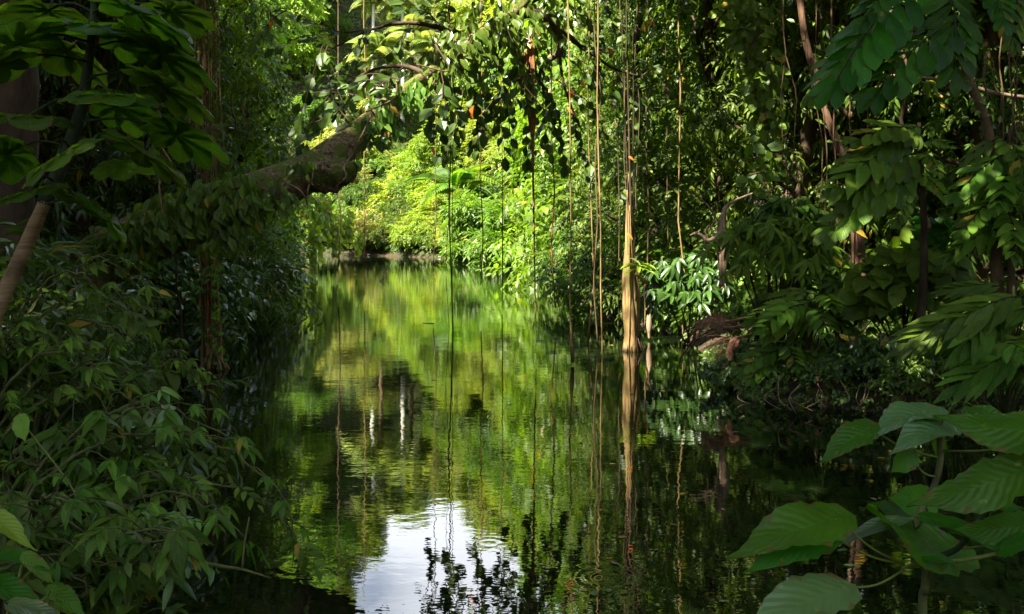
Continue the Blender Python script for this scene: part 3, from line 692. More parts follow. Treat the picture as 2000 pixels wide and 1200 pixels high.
# ---- aerial roots and vines hanging to the water
def hanging(name, label, cat, px, y0, y1, D, dia, mat, seed, group=None, lean=0, bulge=0, strands=1, wob=.03, n=6):
    r = np.random.default_rng(seed)
    top = A(px, y0, D); bot = A(px + lean, y1, D); o = begin(name, label, cat, bot, group)
    for s in range(strands):
        m = 22; ts = np.linspace(0, 1, m); off = np.array([r.normal(0, 1), r.normal(0, 1), 0]) * dia * .55 * (strands > 1)
        P = top[None] * (1 - ts[:, None]) + bot[None] * ts[:, None] + off
        P = wobble(P, wob, r, 1.2); P[0] = top + off
        rad = np.full(m, dia / 2 * (1 if strands == 1 else .42)) * (1 + .12 * np.sin(ts * 17 + seed))
        if bulge: rad = rad * (1 + bulge * np.exp(-((ts - .97) / .05) ** 2))
        tube_obj('strand' if strands > 1 else 'stem', P, rad, mat, o, n)
    return o
HANG = [  # px, ytop, ybottom, D, dia, mat, lean, bulge
 (872, -80, 640, 21, .012, 'vine', 6, 0), (877, -60, 655, 20.5, .030, 'root', 3, 0), (884, -60, 600, 23, .016, 'root', 2, 0),
 (940, -80, 560, 27, .030, 'redroot', 0, 0), (978, -80, 590, 27, .030, 'vine', 2, 0), (1108, -60, 712, 15.2, .022, 'root', 7, 2.6), (1076, -60, 600, 22, .030, 'redroot', 8, 0),
 (1150, -60, 672, 18, .022, 'root', 6, .6), (1163, -60, 684, 17, .022, 'vine', 2, 0), (1167, -60, 697, 16.3, .024, 'root', 9, 0), (1210, -60, 650, 20, .016, 'vine', 2, 0),
 (1297, -60, 640, 20.5, .020, 'vine', 6, 0), (1327, -60, 680, 17.3, .026, 'root', 5, 0), (660, -60, 520, 38, .05, 'vine', 3, 0), (712, -60, 500, 40, .04, 'root', 0, 0), (850, -60, 520, 32, .03, 'vine', 0, 0),
 (1218, -60, 500, 16.8, .014, 'vine', 4, 0), (1245, -60, 470, 17.2, .012, 'vine', -4, 0), (1262, -60, 640, 18.8, .024, 'vine', 3, 0), (344, 380, 720, 14, .03, 'darkbark', 8, 0), (386, 120, 640, 16, .02, 'root', 0, 0), (395, 170, 300, 16, .03, 'root', 3, 0),
 (1529, -60, 430, 12.5, .013, 'vine', 5, 0), (1540, -60, 440, 12.6, .012, 'vine', 12, 0), (1590, -60, 440, 12.2, .014, 'vine', 10, 0), (1608, 120, 470, 12.4, .018, 'vine', 10, 0), (1622, -60, 440, 12.6, .024, 'redbark', 8, 0),
 (1690, -60, 310, 11.5, .012, 'vine', -2, 0), (1767, 60, 270, 12, .045, 'vine', 4, 0), (1925, 120, 330, 11, .03, 'vine', 4, 0), (1940, 120, 340, 11.2, .014, 'vine', 10, 0), (1960, -60, 330, 10.8, .018, 'vine', 24, 0),
 (1975, -60, 340, 11.1, .02, 'vine', 14, 0), (1990, -60, 360, 10.6, .014, 'vine', 6, 0), (1952, -60, 300, 11.6, .018, 'vine', 12, 0), (1660, 150, 420, 12.7, .02, 'vine', 3, 0),
 (312, 250, 420, 9.5, .02, 'root', 2, 0), (368, 170, 280, 11, .02, 'root', 3, 0), (456, 150, 260, 17, .03, 'vine', 2, 0), (480, 170, 250, 17, .03, 'root', 0, 0), (53, -60, 70, 7, .02, 'root', 1, 0)]
HL = {0: 'thin brown vine hanging left of the two pale roots near the lagoon middle', 1: 'pale straight aerial root hanging to the middle of the lagoon', 2: 'thinner pale root hanging close behind the middle one',
      3: 'reddish root hanging in front of the far bank', 4: 'brown vine hanging just right of the reddish one before the far bank', 5: 'aerial root with a dark swollen foot standing in the water', 6: 'slim reddish root hanging before the sunny right bank',
      7: 'thick pale root, the stoutest of the trio beside the right bank', 8: 'thin dark vine in the middle of the trio beside the right bank', 9: 'long root reaching lowest of the trio beside the right bank', 10: 'hair-thin vine left of the big root column',
      11: 'thin vine hanging over the dark water right of the root column', 12: 'straight tan root hanging to the water beside the dead fronds', 13: 'dark vine hanging against the sunny left bank creepers', 14: 'pale root hanging against the far slope below the arching trunk', 15: 'thin vine dangling over the far water',
      16: 'thin vine running down to the top of the root column', 17: 'thinnest vine crossing above the root column', 18: 'vine hanging right of the root column down to the swollen root', 19: 'dark drooping vine left of the leafy root pillar', 20: 'pale thin root beside the upper leafy root pillar', 21: 'short sunlit root in the left thicket'}
for i, h in enumerate(HANG):
    hanging('aerial_root' if h[5] in ('root', 'redroot', 'redbark') else 'hanging_vine', HL.get(i, 'thin liana hanging in the dark right hand thicket' if h[0] > 1400 else 'slim pale root hanging in the left thicket'),
            'root' if h[5] in ('root', 'redroot', 'redbark') else 'vine', h[0], h[1], h[2], h[3], h[4], M[h[5]], 700 + i, None if i in HL else ('lianas of the dark right thicket' if h[0] > 1400 else 'roots of the left thicket'), h[6], h[7])
# big root column, 17 m out
bc = A(1236, 688, 17); o = begin('root_column', 'stout fibrous column of fused aerial roots standing in the water', 'root', bc)
r = np.random.default_rng(5)
for k in range(13):
    a = k / 13 * 2 * math.pi; rad0 = .105 if k < 9 else .045
    t = np.linspace(0, 1, 22); top = A(1229 + 3 * math.cos(a), 340 + r.uniform(0, 130), 17); bot = A(1237, 690, 17)
    P = top[None] * (1 - t[:, None]) + bot[None] * t[:, None]
    sw = rad0 * (.12 + .88 * np.clip(t * 1.9, 0, 1) ** 1.3) * (1 + .45 * np.exp(-((t - 1) / .07) ** 2))
    P[:, 0] += np.cos(a + t * .9) * sw; P[:, 1] += np.sin(a + t * .9) * sw
    P = wobble(P, .012, r, 1.5); tube_obj('strand', P, .052 * (1 - .1 * t) * (.15 + .85 * np.clip(t * 1.8, 0, 1)), M['root'], o, 7)
for dx, d in ((0, .024), (11, .016), (-9, .012)):
    P, rd = pxpath([(1222 + dx, -60, 17, d / 2), (1226 + dx, 150, 17, d / 2), (1230 + dx * .6, 330, 17, d * .6), (1233 + dx * .4, 470, 17, d * .9)], 6); tube_obj('strand', P, rd, M['darkbark'], o, 6)
for k in range(11):
    a = k * .57; P, rd = pxpath([(1237 + 10 * math.cos(a), 655 + 6 * (k % 3), 17 + .10 * math.sin(a), .014), (1237 + 18 * math.cos(a), 680, 17 + .18 * math.sin(a), .012), (1237 + 24 * math.cos(a), 692, 17 + .26 * math.sin(a), .006)], 4); tube_obj('rootlet', P, rd, M['darkbark'], o, 5)
P, rd = pxpath([(1241, 535, 16.9, .02), (1252, 543, 16.8, .03), (1262, 552, 16.8, .028), (1258, 566, 16.8, .018), (1260, 600, 16.8, .01), (1259, 640, 16.8, .005)], 5); tube_obj('side_root', P, rd, M['root'], o, 6)
o = hanging('aerial_root', 'root with a spindle-shaped swelling just above the water', 'root', 1263, 555, 608, 18.7, .035, M['root'], 77, lean=4)
P, rd = pxpath([(1267, 606, 18.7, .02), (1268, 622, 18.7, .05), (1268, 640, 18.7, .055), (1268, 652, 18.7, .03), (1268, 662, 18.7, .02)], 5); tube_obj('swelling', P, rd, M['palewood'], o, 8)
g = Geo()
for k in range(9): place(g, LANCE, (A(1245 + r.normal(0, 8), 517 + r.normal(0, 5), 16.7) - ORG)[None], np.array([[r.normal(0, 1), -.3, -.1]]), np.array([[0, -.2, 1.]]), [.30])
g2 = g; ORG2 = ORG; fern = thing('perched_fern', 'small lime tuft of leaves perched halfway up the root column', 'fern', ORG); g2.build('frond', M['lime'], fern)
# red-brown root bundle hanging from the arching branch
top = A(1030, 70, 17.5); o = begin('root_bundle', 'red-brown root bundle hanging from the arching branch end, thinning to a thread', 'root', top)
for k in range(8):
    a = k * .8; L = [(1030 + 9 * math.cos(a), 60, 17.5, .02), (1034 + 9 * math.cos(a + 1), 120, 17.4, .03), (1035 + 6 * math.cos(a + 2), 190, 17.4, .028), (1039 + 5 * math.cos(a + 3), 230, 17.4, .03), (1040 + 2 * math.cos(a + 4), 268, 17.4, .018)]
    P, rd = pxpath(L); P[:, 1] += .05 * math.sin(a); tube_obj('strand', P, rd, M['redroot'], o, 6)
P, rd = pxpath([(1040, 262, 17.4, .03), (1041, 340, 17.4, .022), (1043, 450, 17.4, .016), (1045, 560, 17.4, .012), (1047, 640, 17.4, .008)]); tube_obj('strand', P, rd, M['redroot'], o, 5)
# leafy root pillar on the left
o = begin('root_pillar', 'loose pillar of thin roots and creeper leaves rising from a mound in the left water', 'root', A(415, 720, 14.8)); r = np.random.default_rng(8)
for k in range(16):
    x0 = r.normal(402, 11); x1 = r.normal(413, 7); L = [(x0, -60, 14.8, .005), (x0 + r.normal(3, 3), 180, 14.8, .006), (x0 + r.normal(5, 4), 400, 14.8, .008), (x1 - 4, 560, 14.8, .018), (x1 + r.normal(0, 5), 726, 14.8, .016)]
    P, rd = pxpath(L); P[:, 1] += r.normal(0, .07); tube_obj('strand', P, rd, M[['root', 'vine', 'redroot'][k % 3]], o, 5)
for k in range(26):
    a = r.uniform(0, 6.28); x1 = 418 + 32 * math.cos(a); P, rd = pxpath([(415 + r.normal(0, 5), 680 + r.normal(0, 12), 14.8, .010), (416 + 18 * math.cos(a), 700 + r.normal(0, 4), 14.8 + .15 * math.sin(a), .009), (x1, 722, 14.8 + .35 * math.sin(a), .006)], 4)
    tube_obj('rootlet', P, rd, M['litter' if k % 2 else 'root'], o, 4)
o = begin('creeper', 'small round leaves of a creeper scattered up the left root pillar', 'climbing plant', A(415, 600, 14.6))
g = Geo(); n = 150; ys_ = r.uniform(440, 730, n)
P = np.array([A(410 + (y - 440) * .02 + r.normal(0, 12), y, 14.65 + r.normal(0, .12)) for y in ys_]) - ORG
place(g, IVY, P, np.stack([r.normal(0, .7, n), r.normal(-.2, .3, n), r.normal(-.6, .5, n)], 1), np.stack([r.normal(0, .3, n), np.full(n, -.8), np.full(n, .6)], 1), r.uniform(.06, .13, n)); g.build('leaves', M['fresh'], o)

# ---- bleached snag on the right bank
o = begin('dead_snag', 'bleached broken trunk with curling bare limbs on the right bank', 'tree', A(1411, 540, 15.2))
for L, nm in (([(1410, 560, 15.2, .05), (1411, 528, 15.2, .05), (1412, 500, 15.2, .085), (1413, 465, 15.2, .09), (1409, 440, 15.2, .075), (1413, 418, 15.2, .05), (1421, 402, 15.2, .03), (1440, 390, 15.1, .018), (1470, 378, 14.9, .012)], 'trunk'),
              ([(1411, 450, 15.2, .04), (1398, 462, 15.1, .035), (1382, 471, 15.0, .032), (1372, 462, 15, .03), (1360, 456, 15, .028), (1348, 460, 15, .01)], 'limb'),
              ([(1381, 470, 15, .014), (1382, 490, 15, .012), (1381, 510, 15, .006)], 'limb'), ([(1409, 440, 15.2, .02), (1398, 425, 15.1, .014), (1385, 405, 15, .01), (1370, 390, 15, .006)], 'limb'),
              ([(1398, 462, 15.1, .012), (1390, 445, 15.1, .012), (1396, 432, 15.1, .01), (1406, 434, 15.2, .01)], 'limb'), ([(1384, 470, 15, .01), (1378, 452, 15, .01), (1386, 440, 15, .008), (1390, 452, 15, .006)], 'limb')):
    P, rd = pxpath(L); tube_obj(nm, P, rd, M['palewood'], o, 12 if nm == 'trunk' else 6, nm == 'trunk', .22)
# slanting vine-wrapped trunk in the dark right side
for nm, lab, L, mt in (('slanting_tree', 'thin reddish trunk slanting down through the dark right thicket', [(1560, -20, 13, .045), (1572, 70, 13, .045), (1592, 150, 13, .045), (1620, 240, 13, .045), (1655, 330, 13, .07), (1672, 420, 13, .08), (1680, 560, 13, .09)], 'redbark'),
                       ('slanting_tree', 'slim brown trunk bending behind the bright compound leaf at the top right', [(1880, 110, 10.9, .045), (1895, 165, 10.9, .05), (1918, 215, 10.9, .05), (1935, 280, 10.9, .055), (1945, 400, 10.9, .06), (1950, 640, 10.9, .07)], 'vine'),
                       ('fallen_branch', 'thin bare branch crossing behind the compound leaves at the right', [(1620, 165, 12, .012), (1690, 150, 12, .016), (1790, 150, 12, .02), (1880, 165, 12, .022), (1960, 185, 12, .025), (2060, 195, 12, .03)], 'litter'),
                       ('fallen_branch', 'short leaning branch under the slanting reddish trunk', [(1590, 130, 12.8, .02), (1625, 190, 12.8, .03), (1655, 225, 12.8, .04), (1665, 222, 12.8, .035)], 'vine'),
                       ('dead_branch', 'bare pale stick pointing up through the broad-leaved shrub', [(1814, 445, 11.8, .03), (1808, 425, 11.8, .028), (1803, 408, 11.8, .02)], 'palewood')):
    P, rd = pxpath(L); ORG = P[-1]; o = thing(nm, lab, 'branch' if 'branch' in nm or 'stem' in nm else 'tree', ORG); tube_obj('trunk' if 'tree' in nm else 'stem', P, rd, M[mt], o, 10, True, .12)
    if 'tree' in nm:
        g = Geo(); n = 60; i = r.integers(0, len(P), n)
        place(g, IVY, P[i] - ORG + r.normal(0, .06, (n, 3)), r.normal(0, 1, (n, 3)) - (0, .3, .5), np.stack([r.normal(0, .3, n), np.full(n, -.8), np.full(n, .6)], 1), r.uniform(.06, .13, n)); g.build('leaves', M['creep'], o)

P, rd = pxpath([(8, 520, 9, .26), (12, 330, 9, .24), (18, 120, 9, .23), (14, -120, 9, .22), (10, -420, 9, .15)]); ORG = P[0]
o = thing('forest_tree', 'thick reddish trunk at the top left corner behind the umbrella leaves', 'tree', ORG); tube_obj('trunk', P, rd, M['darkbark'], o, 16, True, .14)
g = Geo(); fill_clumps(g, [(-1, 0, 6.2, 1.6, 1.6, 1.2)], 200, SPR, (.6, .9), r); g.build('crown', M['mid'], o)

# ---- palms on the far slope
def frond_tpl(n=22, L=1., lw=.05, ll=.34, curve=.55):
    g = Geo(); P, D, U, S = [], [], [], []; path = []
    for i in range(n):
        t = i / (n - 1); p = np.array([t * .92, 0, .25 * math.sin(t * 2.2) - curve * t * t]); path.append(p)
        if t < .12: continue
        for sg in (1, -1):
            P.append(p); D.append((.55, sg, -.35 - .4 * t)); U.append((0, sg * .3, 1)); S.append(ll * (math.sin(math.pi * min(.97, .15 + t * .85)) ** .6))
    place(g, t_tiny(lw / ll * 2.4), np.array(P), np.array(D, float), np.array(U, float), np.array(S)); add_tube(g, np.array(path), np.linspace(.012, .004, n), 4)
    V, F3, F4, UV = g.arrays(); return Tpl(V, F3, F4, UV)
FROND = frond_tpl()
def palm(px, D, H, label, fl=3.6, nf=15, mat='plume', tr=.20, dz=0, bark='whitebark', seed=0, group=None, n='palm_tree'):
    x = (px - 1000) / FPX * D; z = gz(x, D) + dz; o = begin(n, label, 'palm', (x, D, z), group); r = np.random.default_rng(seed)
    b = ORG; P = smooth_path([b - (0, 0, .4), b + (r.normal(0, .1), 0, H * .5), b + (r.normal(0, .2), 0, H)], 8); tube_obj('trunk', P, np.linspace(tr * 1.25, tr * .8, len(P)), M[bark], o, 12)
    for k in range(nf):
        a = k * 2.4 + r.normal(0, .2); e = .95 - 1.25 * k / nf
        g = Geo(); place(g, FROND, P[-1:] - ORG + (0, 0, .1), np.array([[math.cos(a) * math.cos(e), math.sin(a) * math.cos(e), math.sin(e)]]), np.array([[-math.cos(a) * math.sin(e), -math.sin(a) * math.sin(e), math.cos(e) + .01]]), [fl * r.uniform(.85, 1.1)])
        g.build('frond', M[mat], o)
    return o
for k, (px, D, sc) in enumerate([(700, 112, 1.0), (728, 110, .8), (752, 111, .8), (778, 112, .8), (803, 110, .8), (835, 108, 1.2), (672, 111, 1.3), (715, 104, 1.1), (760, 104, 1.1), (800, 103, 1.1), (740, 99, 1.2), (785, 99, 1.2)]):
    x = (px - 1000) / FPX * D; put('farbush', k, (x, D, gz(x, D) - .1), k * 1.3, sc, 'leafy bush standing in front of the white palm trunks', 'bushes below the white palms')
climber('hanging_creeper', 'yellow-green creeper curtain hanging at the left end of the far water', [(632, 420, 52, 14, 50), (655, 455, 54, 12, 45), (675, 440, 56, 9, 40), (615, 470, 50, 12, 45), (700, 470, 60, 8, 26)], 420, t_leaf(.6, .1, .1, .4), .42, M['bright'], 140, 1.0, 5)
palm(727, 118, 12.5, 'tall palm whose white trunk shows left of the arching trunk on the far slope', seed=1)
palm(787, 119, 14, 'tall palm whose white trunk shows just under the arching trunk', fl=4.4, seed=2, tr=.24)
palm(985, 118, 12.5, 'pale palm high on the far slope behind the hanging leaves', seed=3)
palm(1040, 112, 13, 'tall palm rising over the right end of the far slope', seed=4)
palm(850, 116, 9, 'pale plumed palm in the notch at the head of the valley', fl=4.6, seed=8, bark='vine')
palm(805, 118, 10, 'pale plumed palm beside the tall ones at the valley head', fl=4.8, seed=9, bark='vine')
palm(745, 112, 12, 'big plumed palm at the very top of the far slope', fl=4.8, seed=5, bark='vine')
palm(885, 91, 4.0, 'young feathery palm with arching lime fronds low on the far slope', fl=4.8, nf=12, mat='fresh', seed=6, bark='vine')
palm(925, 78, 3.5, 'young feathery palm just above the water at the far bank', fl=3.6, nf=11, mat='fresh', seed=7, bark='vine')

# ---- layered feathery tree at the far water edge
def layered(px, D, H, wd, label, seed):
    x = (px - 1000) / FPX * D; o = begin('layered_tree', label, 'tree', (x, D, gz(x, D))); r = np.random.default_rng(seed)
    cl = [(r.uniform(-1, 1) * wd * (1 - .3 * i / 9), r.uniform(-.7, .7) * wd, H * (.28 + .72 * i / 9), wd * .5, wd * .45, .22) for i in range(10)]
    g = Geo(); limbs(g, np.array([0, 0, -.3]), np.array([0, 0, H * .9]), .12, cl, r); g.build('trunk', M['darkbark'], o, True)
    g = Geo(); fill_clumps(g, cl, 620, SPR_FN, (.8, 1.2), r, .1, .1); g.build('crown', M['fresh'], o)
layered(945, 72, 5.2, 2.6, 'feathery tree with flat layered green tiers over the far bank', 1)
layered(1000, 66, 4.2, 2.2, 'smaller feathery tree leaning to the water where the right bank begins', 2)

# ------------------------------------------------------------------ near left: umbrella-leaved tree
def umbrella_tpl(n=9, seed=0):
    r = np.random.default_rng(seed); P, D, U, S = [], [], [], []
    for i in range(n):
        a = R(-155 + 310 * i / (n - 1)) + r.normal(0, .04); P.append((0, 0, .0)); D.append((math.cos(a), math.sin(a), .03)); U.append((-.05 * math.cos(a), -.05 * math.sin(a), 1)); S.append((.80 + .22 * math.cos(a)) * r.uniform(.94, 1.05))
    return t_combine([(LOBE, np.array(P), np.array(D), np.array(U), np.array(S))])
UMB = [umbrella_tpl(9, 1), umbrella_tpl(8, 2), umbrella_tpl(9, 3)]
ub = np.array([-3.55, 5.5, gz(-3.55, 5.5) - .1])
ut = begin('umbrella_leaved_tree', 'slender tree with huge lobed umbrella leaves at the upper left', 'tree', ub)
q = smooth_path([tuple(ub) + (.075,)] + [tuple(A(*p[:3])) + (p[3],) for p in [(-50, 700, 5.5, .062), (0, 590, 5.5, .044), (45, 492, 5.55, .040), (88, 395, 5.6, .036)]], 8)
tube_obj('trunk', q[:, :3], q[:, 3] * (1 + .07 * (np.arange(len(q)) % 4 == 0)), M['cane'], ut, 14)
q = smooth_path([tuple(A(*p[:3])) + (p[3],) for p in [(86, 399, 5.6, .041), (125, 310, 5.65, .038), (158, 215, 5.7, .034), (172, 130, 5.7, .028), (180, 55, 5.7, .02), (184, -30, 5.7, .012)]], 8)
UT = q[:, :3]; tube_obj('young_stem', UT, q[:, 3], M['darkstem'], ut, 12)
UL = [(175, 50, 5.5, 112, -.15, .35), (268, 24, 5.2, 125, .2, .30), (32, 87, 5.2, 118, -.3, .30), (135, 98, 6.1, 95, .0, .45), (252, 73, 5.7, 92, .25, .3), (314, 104, 5.4, 108, .35, .25),
      (214, 184, 4.9, 96, .1, -.25), (55, 226, 4.9, 98, -.1, .55), (322, 170, 5.3, 98, .4, .30), (226, 206, 5.7, 84, .1, .40), (282, 298, 4.9, 102, .45, .35), (243, 314, 5.4, 78, .3, -.5),
      (112, 305, 4.6, 86, -.2, -.7), (345, 262, 5.5, 95, .5, .35), (165, 395, 5.0, 80, .1, .5), (60, 372, 5.2, 72, -.2, -.4), (200, 420, 4.8, 75, .2, .8), (-20, 130, 5.0, 100, -.3, .3), (330, 20, 5.9, 80, .2, .3), (95, 20, 6.2, 95, -.1, .3), (15, 300, 5.6, 80, -.3, .4)]
r = np.random.default_rng(3)
for k, (px, py, D, rad, tx, ty) in enumerate(UL):
    c = A(px, py, D); S = rad * D / FPX * 1.22; nodei = UT[min(len(UT) - 2, max(0, int(len(UT) * (1 - (py + 40) / 460))))]
    out = unit(np.array([c[0] - nodei[0], (c[1] - nodei[1]), 0]) + 1e-3); nrm = np.array([tx * 1.2, ty * 1.35, 1.]) + r.normal(0, .06, 3)
    g = Geo(); place(g, UMB[k % 3], (c - ORG)[None], (out + (0, 0, -.12))[None], nrm[None], [S])
    lf = g.build('leaf', M['lime' if k in (11,) else 'umbrella'], ut, True)  # one leaf's bright light is put into its lime colour
    if k == 11: lf['label'] = 'torn lobed leaf coloured as brightly lit'
    st = nodei; mid = (st + c) / 2 + np.array([0, 0, .05]); g = Geo(); add_tube(g, smooth_path([st, mid, c], 5) - ORG, .007, 6); g.build('petiole', M['darkstem'], lf, True)

# ------------------------------------------------------------------ near left: arching shrubs
WH = []
for sd in range(4):
    rq = np.random.default_rng(50 + sd); P, D, U, S = [], [], [], []
    for i in range(6):
        a = R(-110 + 44 * i) + rq.normal(0, .12); P.append((0, 0, 0)); D.append((math.cos(a), math.sin(a), -.45 + rq.normal(0, .15))); U.append((.3 * math.cos(a), .3 * math.sin(a), 1)); S.append((.78 + .25 * math.cos(a)) * rq.uniform(.85, 1.1))
    WH.append(t_combine([(NEARLEAF, np.array(P), np.array(D), np.array(U), np.array(S))]))
WB = []
for sd in range(3):
    rq = np.random.default_rng(150 + sd); P, D, U, S = [], [], [], []
    for i in range(3):
        a = R(-75 + 75 * i) + rq.normal(0, .2); P.append((.1 * i, 0, 0)); D.append((math.cos(a), math.sin(a), -.3 + rq.normal(0, .25))); U.append((.2 * math.cos(a), .2 * math.sin(a), 1)); S.append(rq.uniform(.8, 1.25))
    WB.append(t_combine([([OVATE, t_fine(.66, .2, .08, 9, 'ovate', .03, .02, .2, 9), OVATE][sd], np.array(P), np.array(D), np.array(U), np.array(S))]))
WS = [spray(LEAF, 7, 55, .42, .35, seed=160), spray(LEAFD, 7, 60, .45, .3, seed=161), whorl(SLIM, 4, 1.1, .5, seed=162, spread=200)]
def arch_shrub(label, stems, seed, loc, leaf=.13, mat='near', group=None, side=.22, dens=.14):
    """stems: world-space paths; whorls of drooping leaves on side shoots and at tips"""
    r = np.random.default_rng(seed); o = begin('arching_shrub', label, 'shrub', loc, group)
    for path in stems:
        path = smooth_path(path, 8); path = wobble(path, .012, r, 2)
        g = Geo(); add_tube(g, path - ORG, np.linspace(.011, .004, len(path)), 6)
        gl = Geo(); seg = np.linalg.norm(np.diff(path, axis=0), axis=1); cum = np.concatenate([[0], np.cumsum(seg)]); L = cum[-1]
        m = max(4, int(L / dens)); P, D, U, S = [], [], [], []
        for i in range(m + 1):
            q = L * (.22 + .78 * i / m); p = np.array([np.interp(q, cum, path[:, a]) for a in range(3)]); j = min(len(path) - 2, int(np.searchsorted(cum, q, 'right') - 1)); t = unit(path[j + 1] - path[j])
            if i == m: e, d = p, t
            else:
                sd = np.cross(t, [0, 0, 1.]) * (1 if i % 2 else -1); d = unit(t * .7 + sd * .8 + r.normal(0, .25, 3)); e = p + d * side * r.uniform(.3, 1.)
                e[2] += .03; add_tube(g, np.array([p, (p + e) / 2 + (0, 0, .015), e]) - ORG, .0035, 4)
            P.append(e - ORG); D.append(d * (1, 1, .4) + (0, 0, -.1)); U.append(np.array([0, -.25, 1]) + r.normal(0, .22, 3)); S.append(leaf * r.uniform(.60, 1.08))
        P, D, U, S = map(np.array, (P, D, U, S)); S = S * r.uniform(.8, 1.2); WT = [WH, WH, WB, WH, WS][int(r.integers(0, 5))]; S = S * (1.35 if WT is WS else 1); k = r.integers(0, len(WT), len(P)); keep = r.random(len(P)) < .9; P, D, U, S, k = P[keep], D[keep], U[keep], S[keep], k[keep]
        for a in range(len(WT)):
            if (k == a).any(): place(gl, WT[a], P[k == a], D[k == a], U[k == a], S[k == a])
        st = g.build('stem', M['twig'], o, True); gl.build('leaves', M[mat], st, True)
    return o
def pp(*L): return [A(*p) for p in L]
arch_shrub('arching shrub whose longest drooping sprays reach out low over the water', [
    pp((-60, 1150, 4.6), (60, 960, 4.8), (240, 850, 5.0), (400, 860, 5.1), (510, 925, 5.1), (590, 1035, 5.1)),
    pp((-60, 1150, 4.6), (80, 980, 4.9), (260, 930, 5.1), (420, 945, 5.1), (520, 985, 5.1), (585, 1060, 5.1)),
    pp((-60, 1150, 4.6), (90, 900, 5.0), (250, 800, 5.3), (350, 800, 5.4), (455, 858, 5.4)),
    pp((-60, 1150, 4.6), (90, 930, 5.2), (250, 880, 5.3), (360, 850, 5.4), (448, 905, 5.4)),
    pp((0, 1150, 4.6), (200, 1010, 4.8), (330, 960, 4.9), (420, 1000, 4.9), (480, 1060, 4.9))], 61, (-2.6, 4.6, gz(-2.6, 4.6)))
arch_shrub('arching shrub with level leafy sprays at mid height on the left', [
    pp((-100, 1050, 5.4), (20, 800, 5.6), (143, 720, 5.7), (230, 720, 5.8), (312, 790, 5.8)),
    pp((-100, 1050, 5.4), (0, 780, 5.8), (114, 660, 6.0), (201, 635, 6.1), (280, 665, 6.1)),
    pp((-100, 1050, 5.4), (30, 830, 5.4), (136, 770, 5.5), (215, 760, 5.5), (294, 805, 5.5)),
    pp((-100, 1050, 5.4), (0, 700, 5.9), (90, 610, 6.1), (172, 590, 6.2), (266, 615, 6.2)),
    pp((-100, 1050, 5.4), (10, 760, 5.2), (100, 690, 5.2), (158, 690, 5.2), (208, 740, 5.2))], 62, (-3.0, 5.4, gz(-3.0, 5.4)), .14)
arch_shrub('upright leafy shrub just under the umbrella-leaved tree', [
    pp((-80, 900, 6.4), (40, 640, 6.5), (122, 540, 6.6), (201, 505, 6.7), (266, 560, 6.8)),
    pp((-80, 900, 6.4), (20, 650, 6.2), (80, 560, 6.2), (143, 530, 6.2), (194, 570, 6.2)),
    pp((0, 900, 6.4), (129, 650, 6.8), (194, 580, 7.0), (244, 580, 7.0), (280, 640, 7.0)),
    pp((-80, 900, 6.4), (30, 720, 6), (114, 640, 6), (172, 620, 6), (230, 660, 6)),
    pp((-80, 900, 6.4), (-20, 640, 5.9), (30, 590, 5.9), (90, 590, 5.9), (122, 630, 5.9))], 63, (-3.5, 6.4, gz(-3.5, 6.4)), .13)
r = np.random.default_rng(64)
for k in range(15):
    px = [40, 120, 180, 60, 150, 210, 20, 110, 180, 270, 10, 90, 240, 250, 150][k]; py = [700, 760, 830, 880, 930, 900, 1000, 1040, 1090, 1010, 1110, 1150, 1100, 720, 1180][k]; D = [5.9, 5.8, 5.5, 5.2, 5.2, 5.4, 4.6, 4.7, 4.6, 5.0, 4.2, 4.2, 4.6, 6.6, 4.2][k]
    b = A(px - 60, py + 150, D); b[2] = max(.1, min(b[2], 2)); tp_ = []
    for j in range(4):
        e = A(px + r.normal(10, 55), py + r.normal(-20, 40), D + r.normal(0, .3)); m = (b + e) / 2 + (r.normal(0, .08), r.normal(0, .08), .16); tp_.append([b, m, e, e + np.array([.14, r.normal(0, .1), -.07])])
    arch_shrub(['arching shrub just below the ringed cane trunk at the left edge', 'arching shrub in the middle of the left thicket under the upright leafy one', 'shrub whose sprays end beside the level leafy sprays', 'round-leaved low shrub at the left edge, a third of the way up', 'low shrub with a pale bent twig in the left thicket',
       'round-leaved shrub behind the long drooping sprays', 'low shrub just above the glowing lime leaf', 'low shrub right of the glowing lime leaf', 'small-leaved shrub above the large heart leaves', 'low shrub under the long drooping sprays near the bare branch', 'lowest shrub at the left edge behind the big corner leaves',
       'lowest shrub between the corner leaves and the heart leaves', 'small shrub right above the yellowed heart leaf', 'small-leaved shrub standing nearest the mound of the root pillar', 'bottom-most shrub between the lime leaf and the yellowed heart leaf'][k], tp_, 640 + k, b, [.12, .14, .17][k % 3], ['near', 'mid', 'creep', 'near', 'fresh'][k % 5], 'low shrubs of the near left bank', .22, .12)
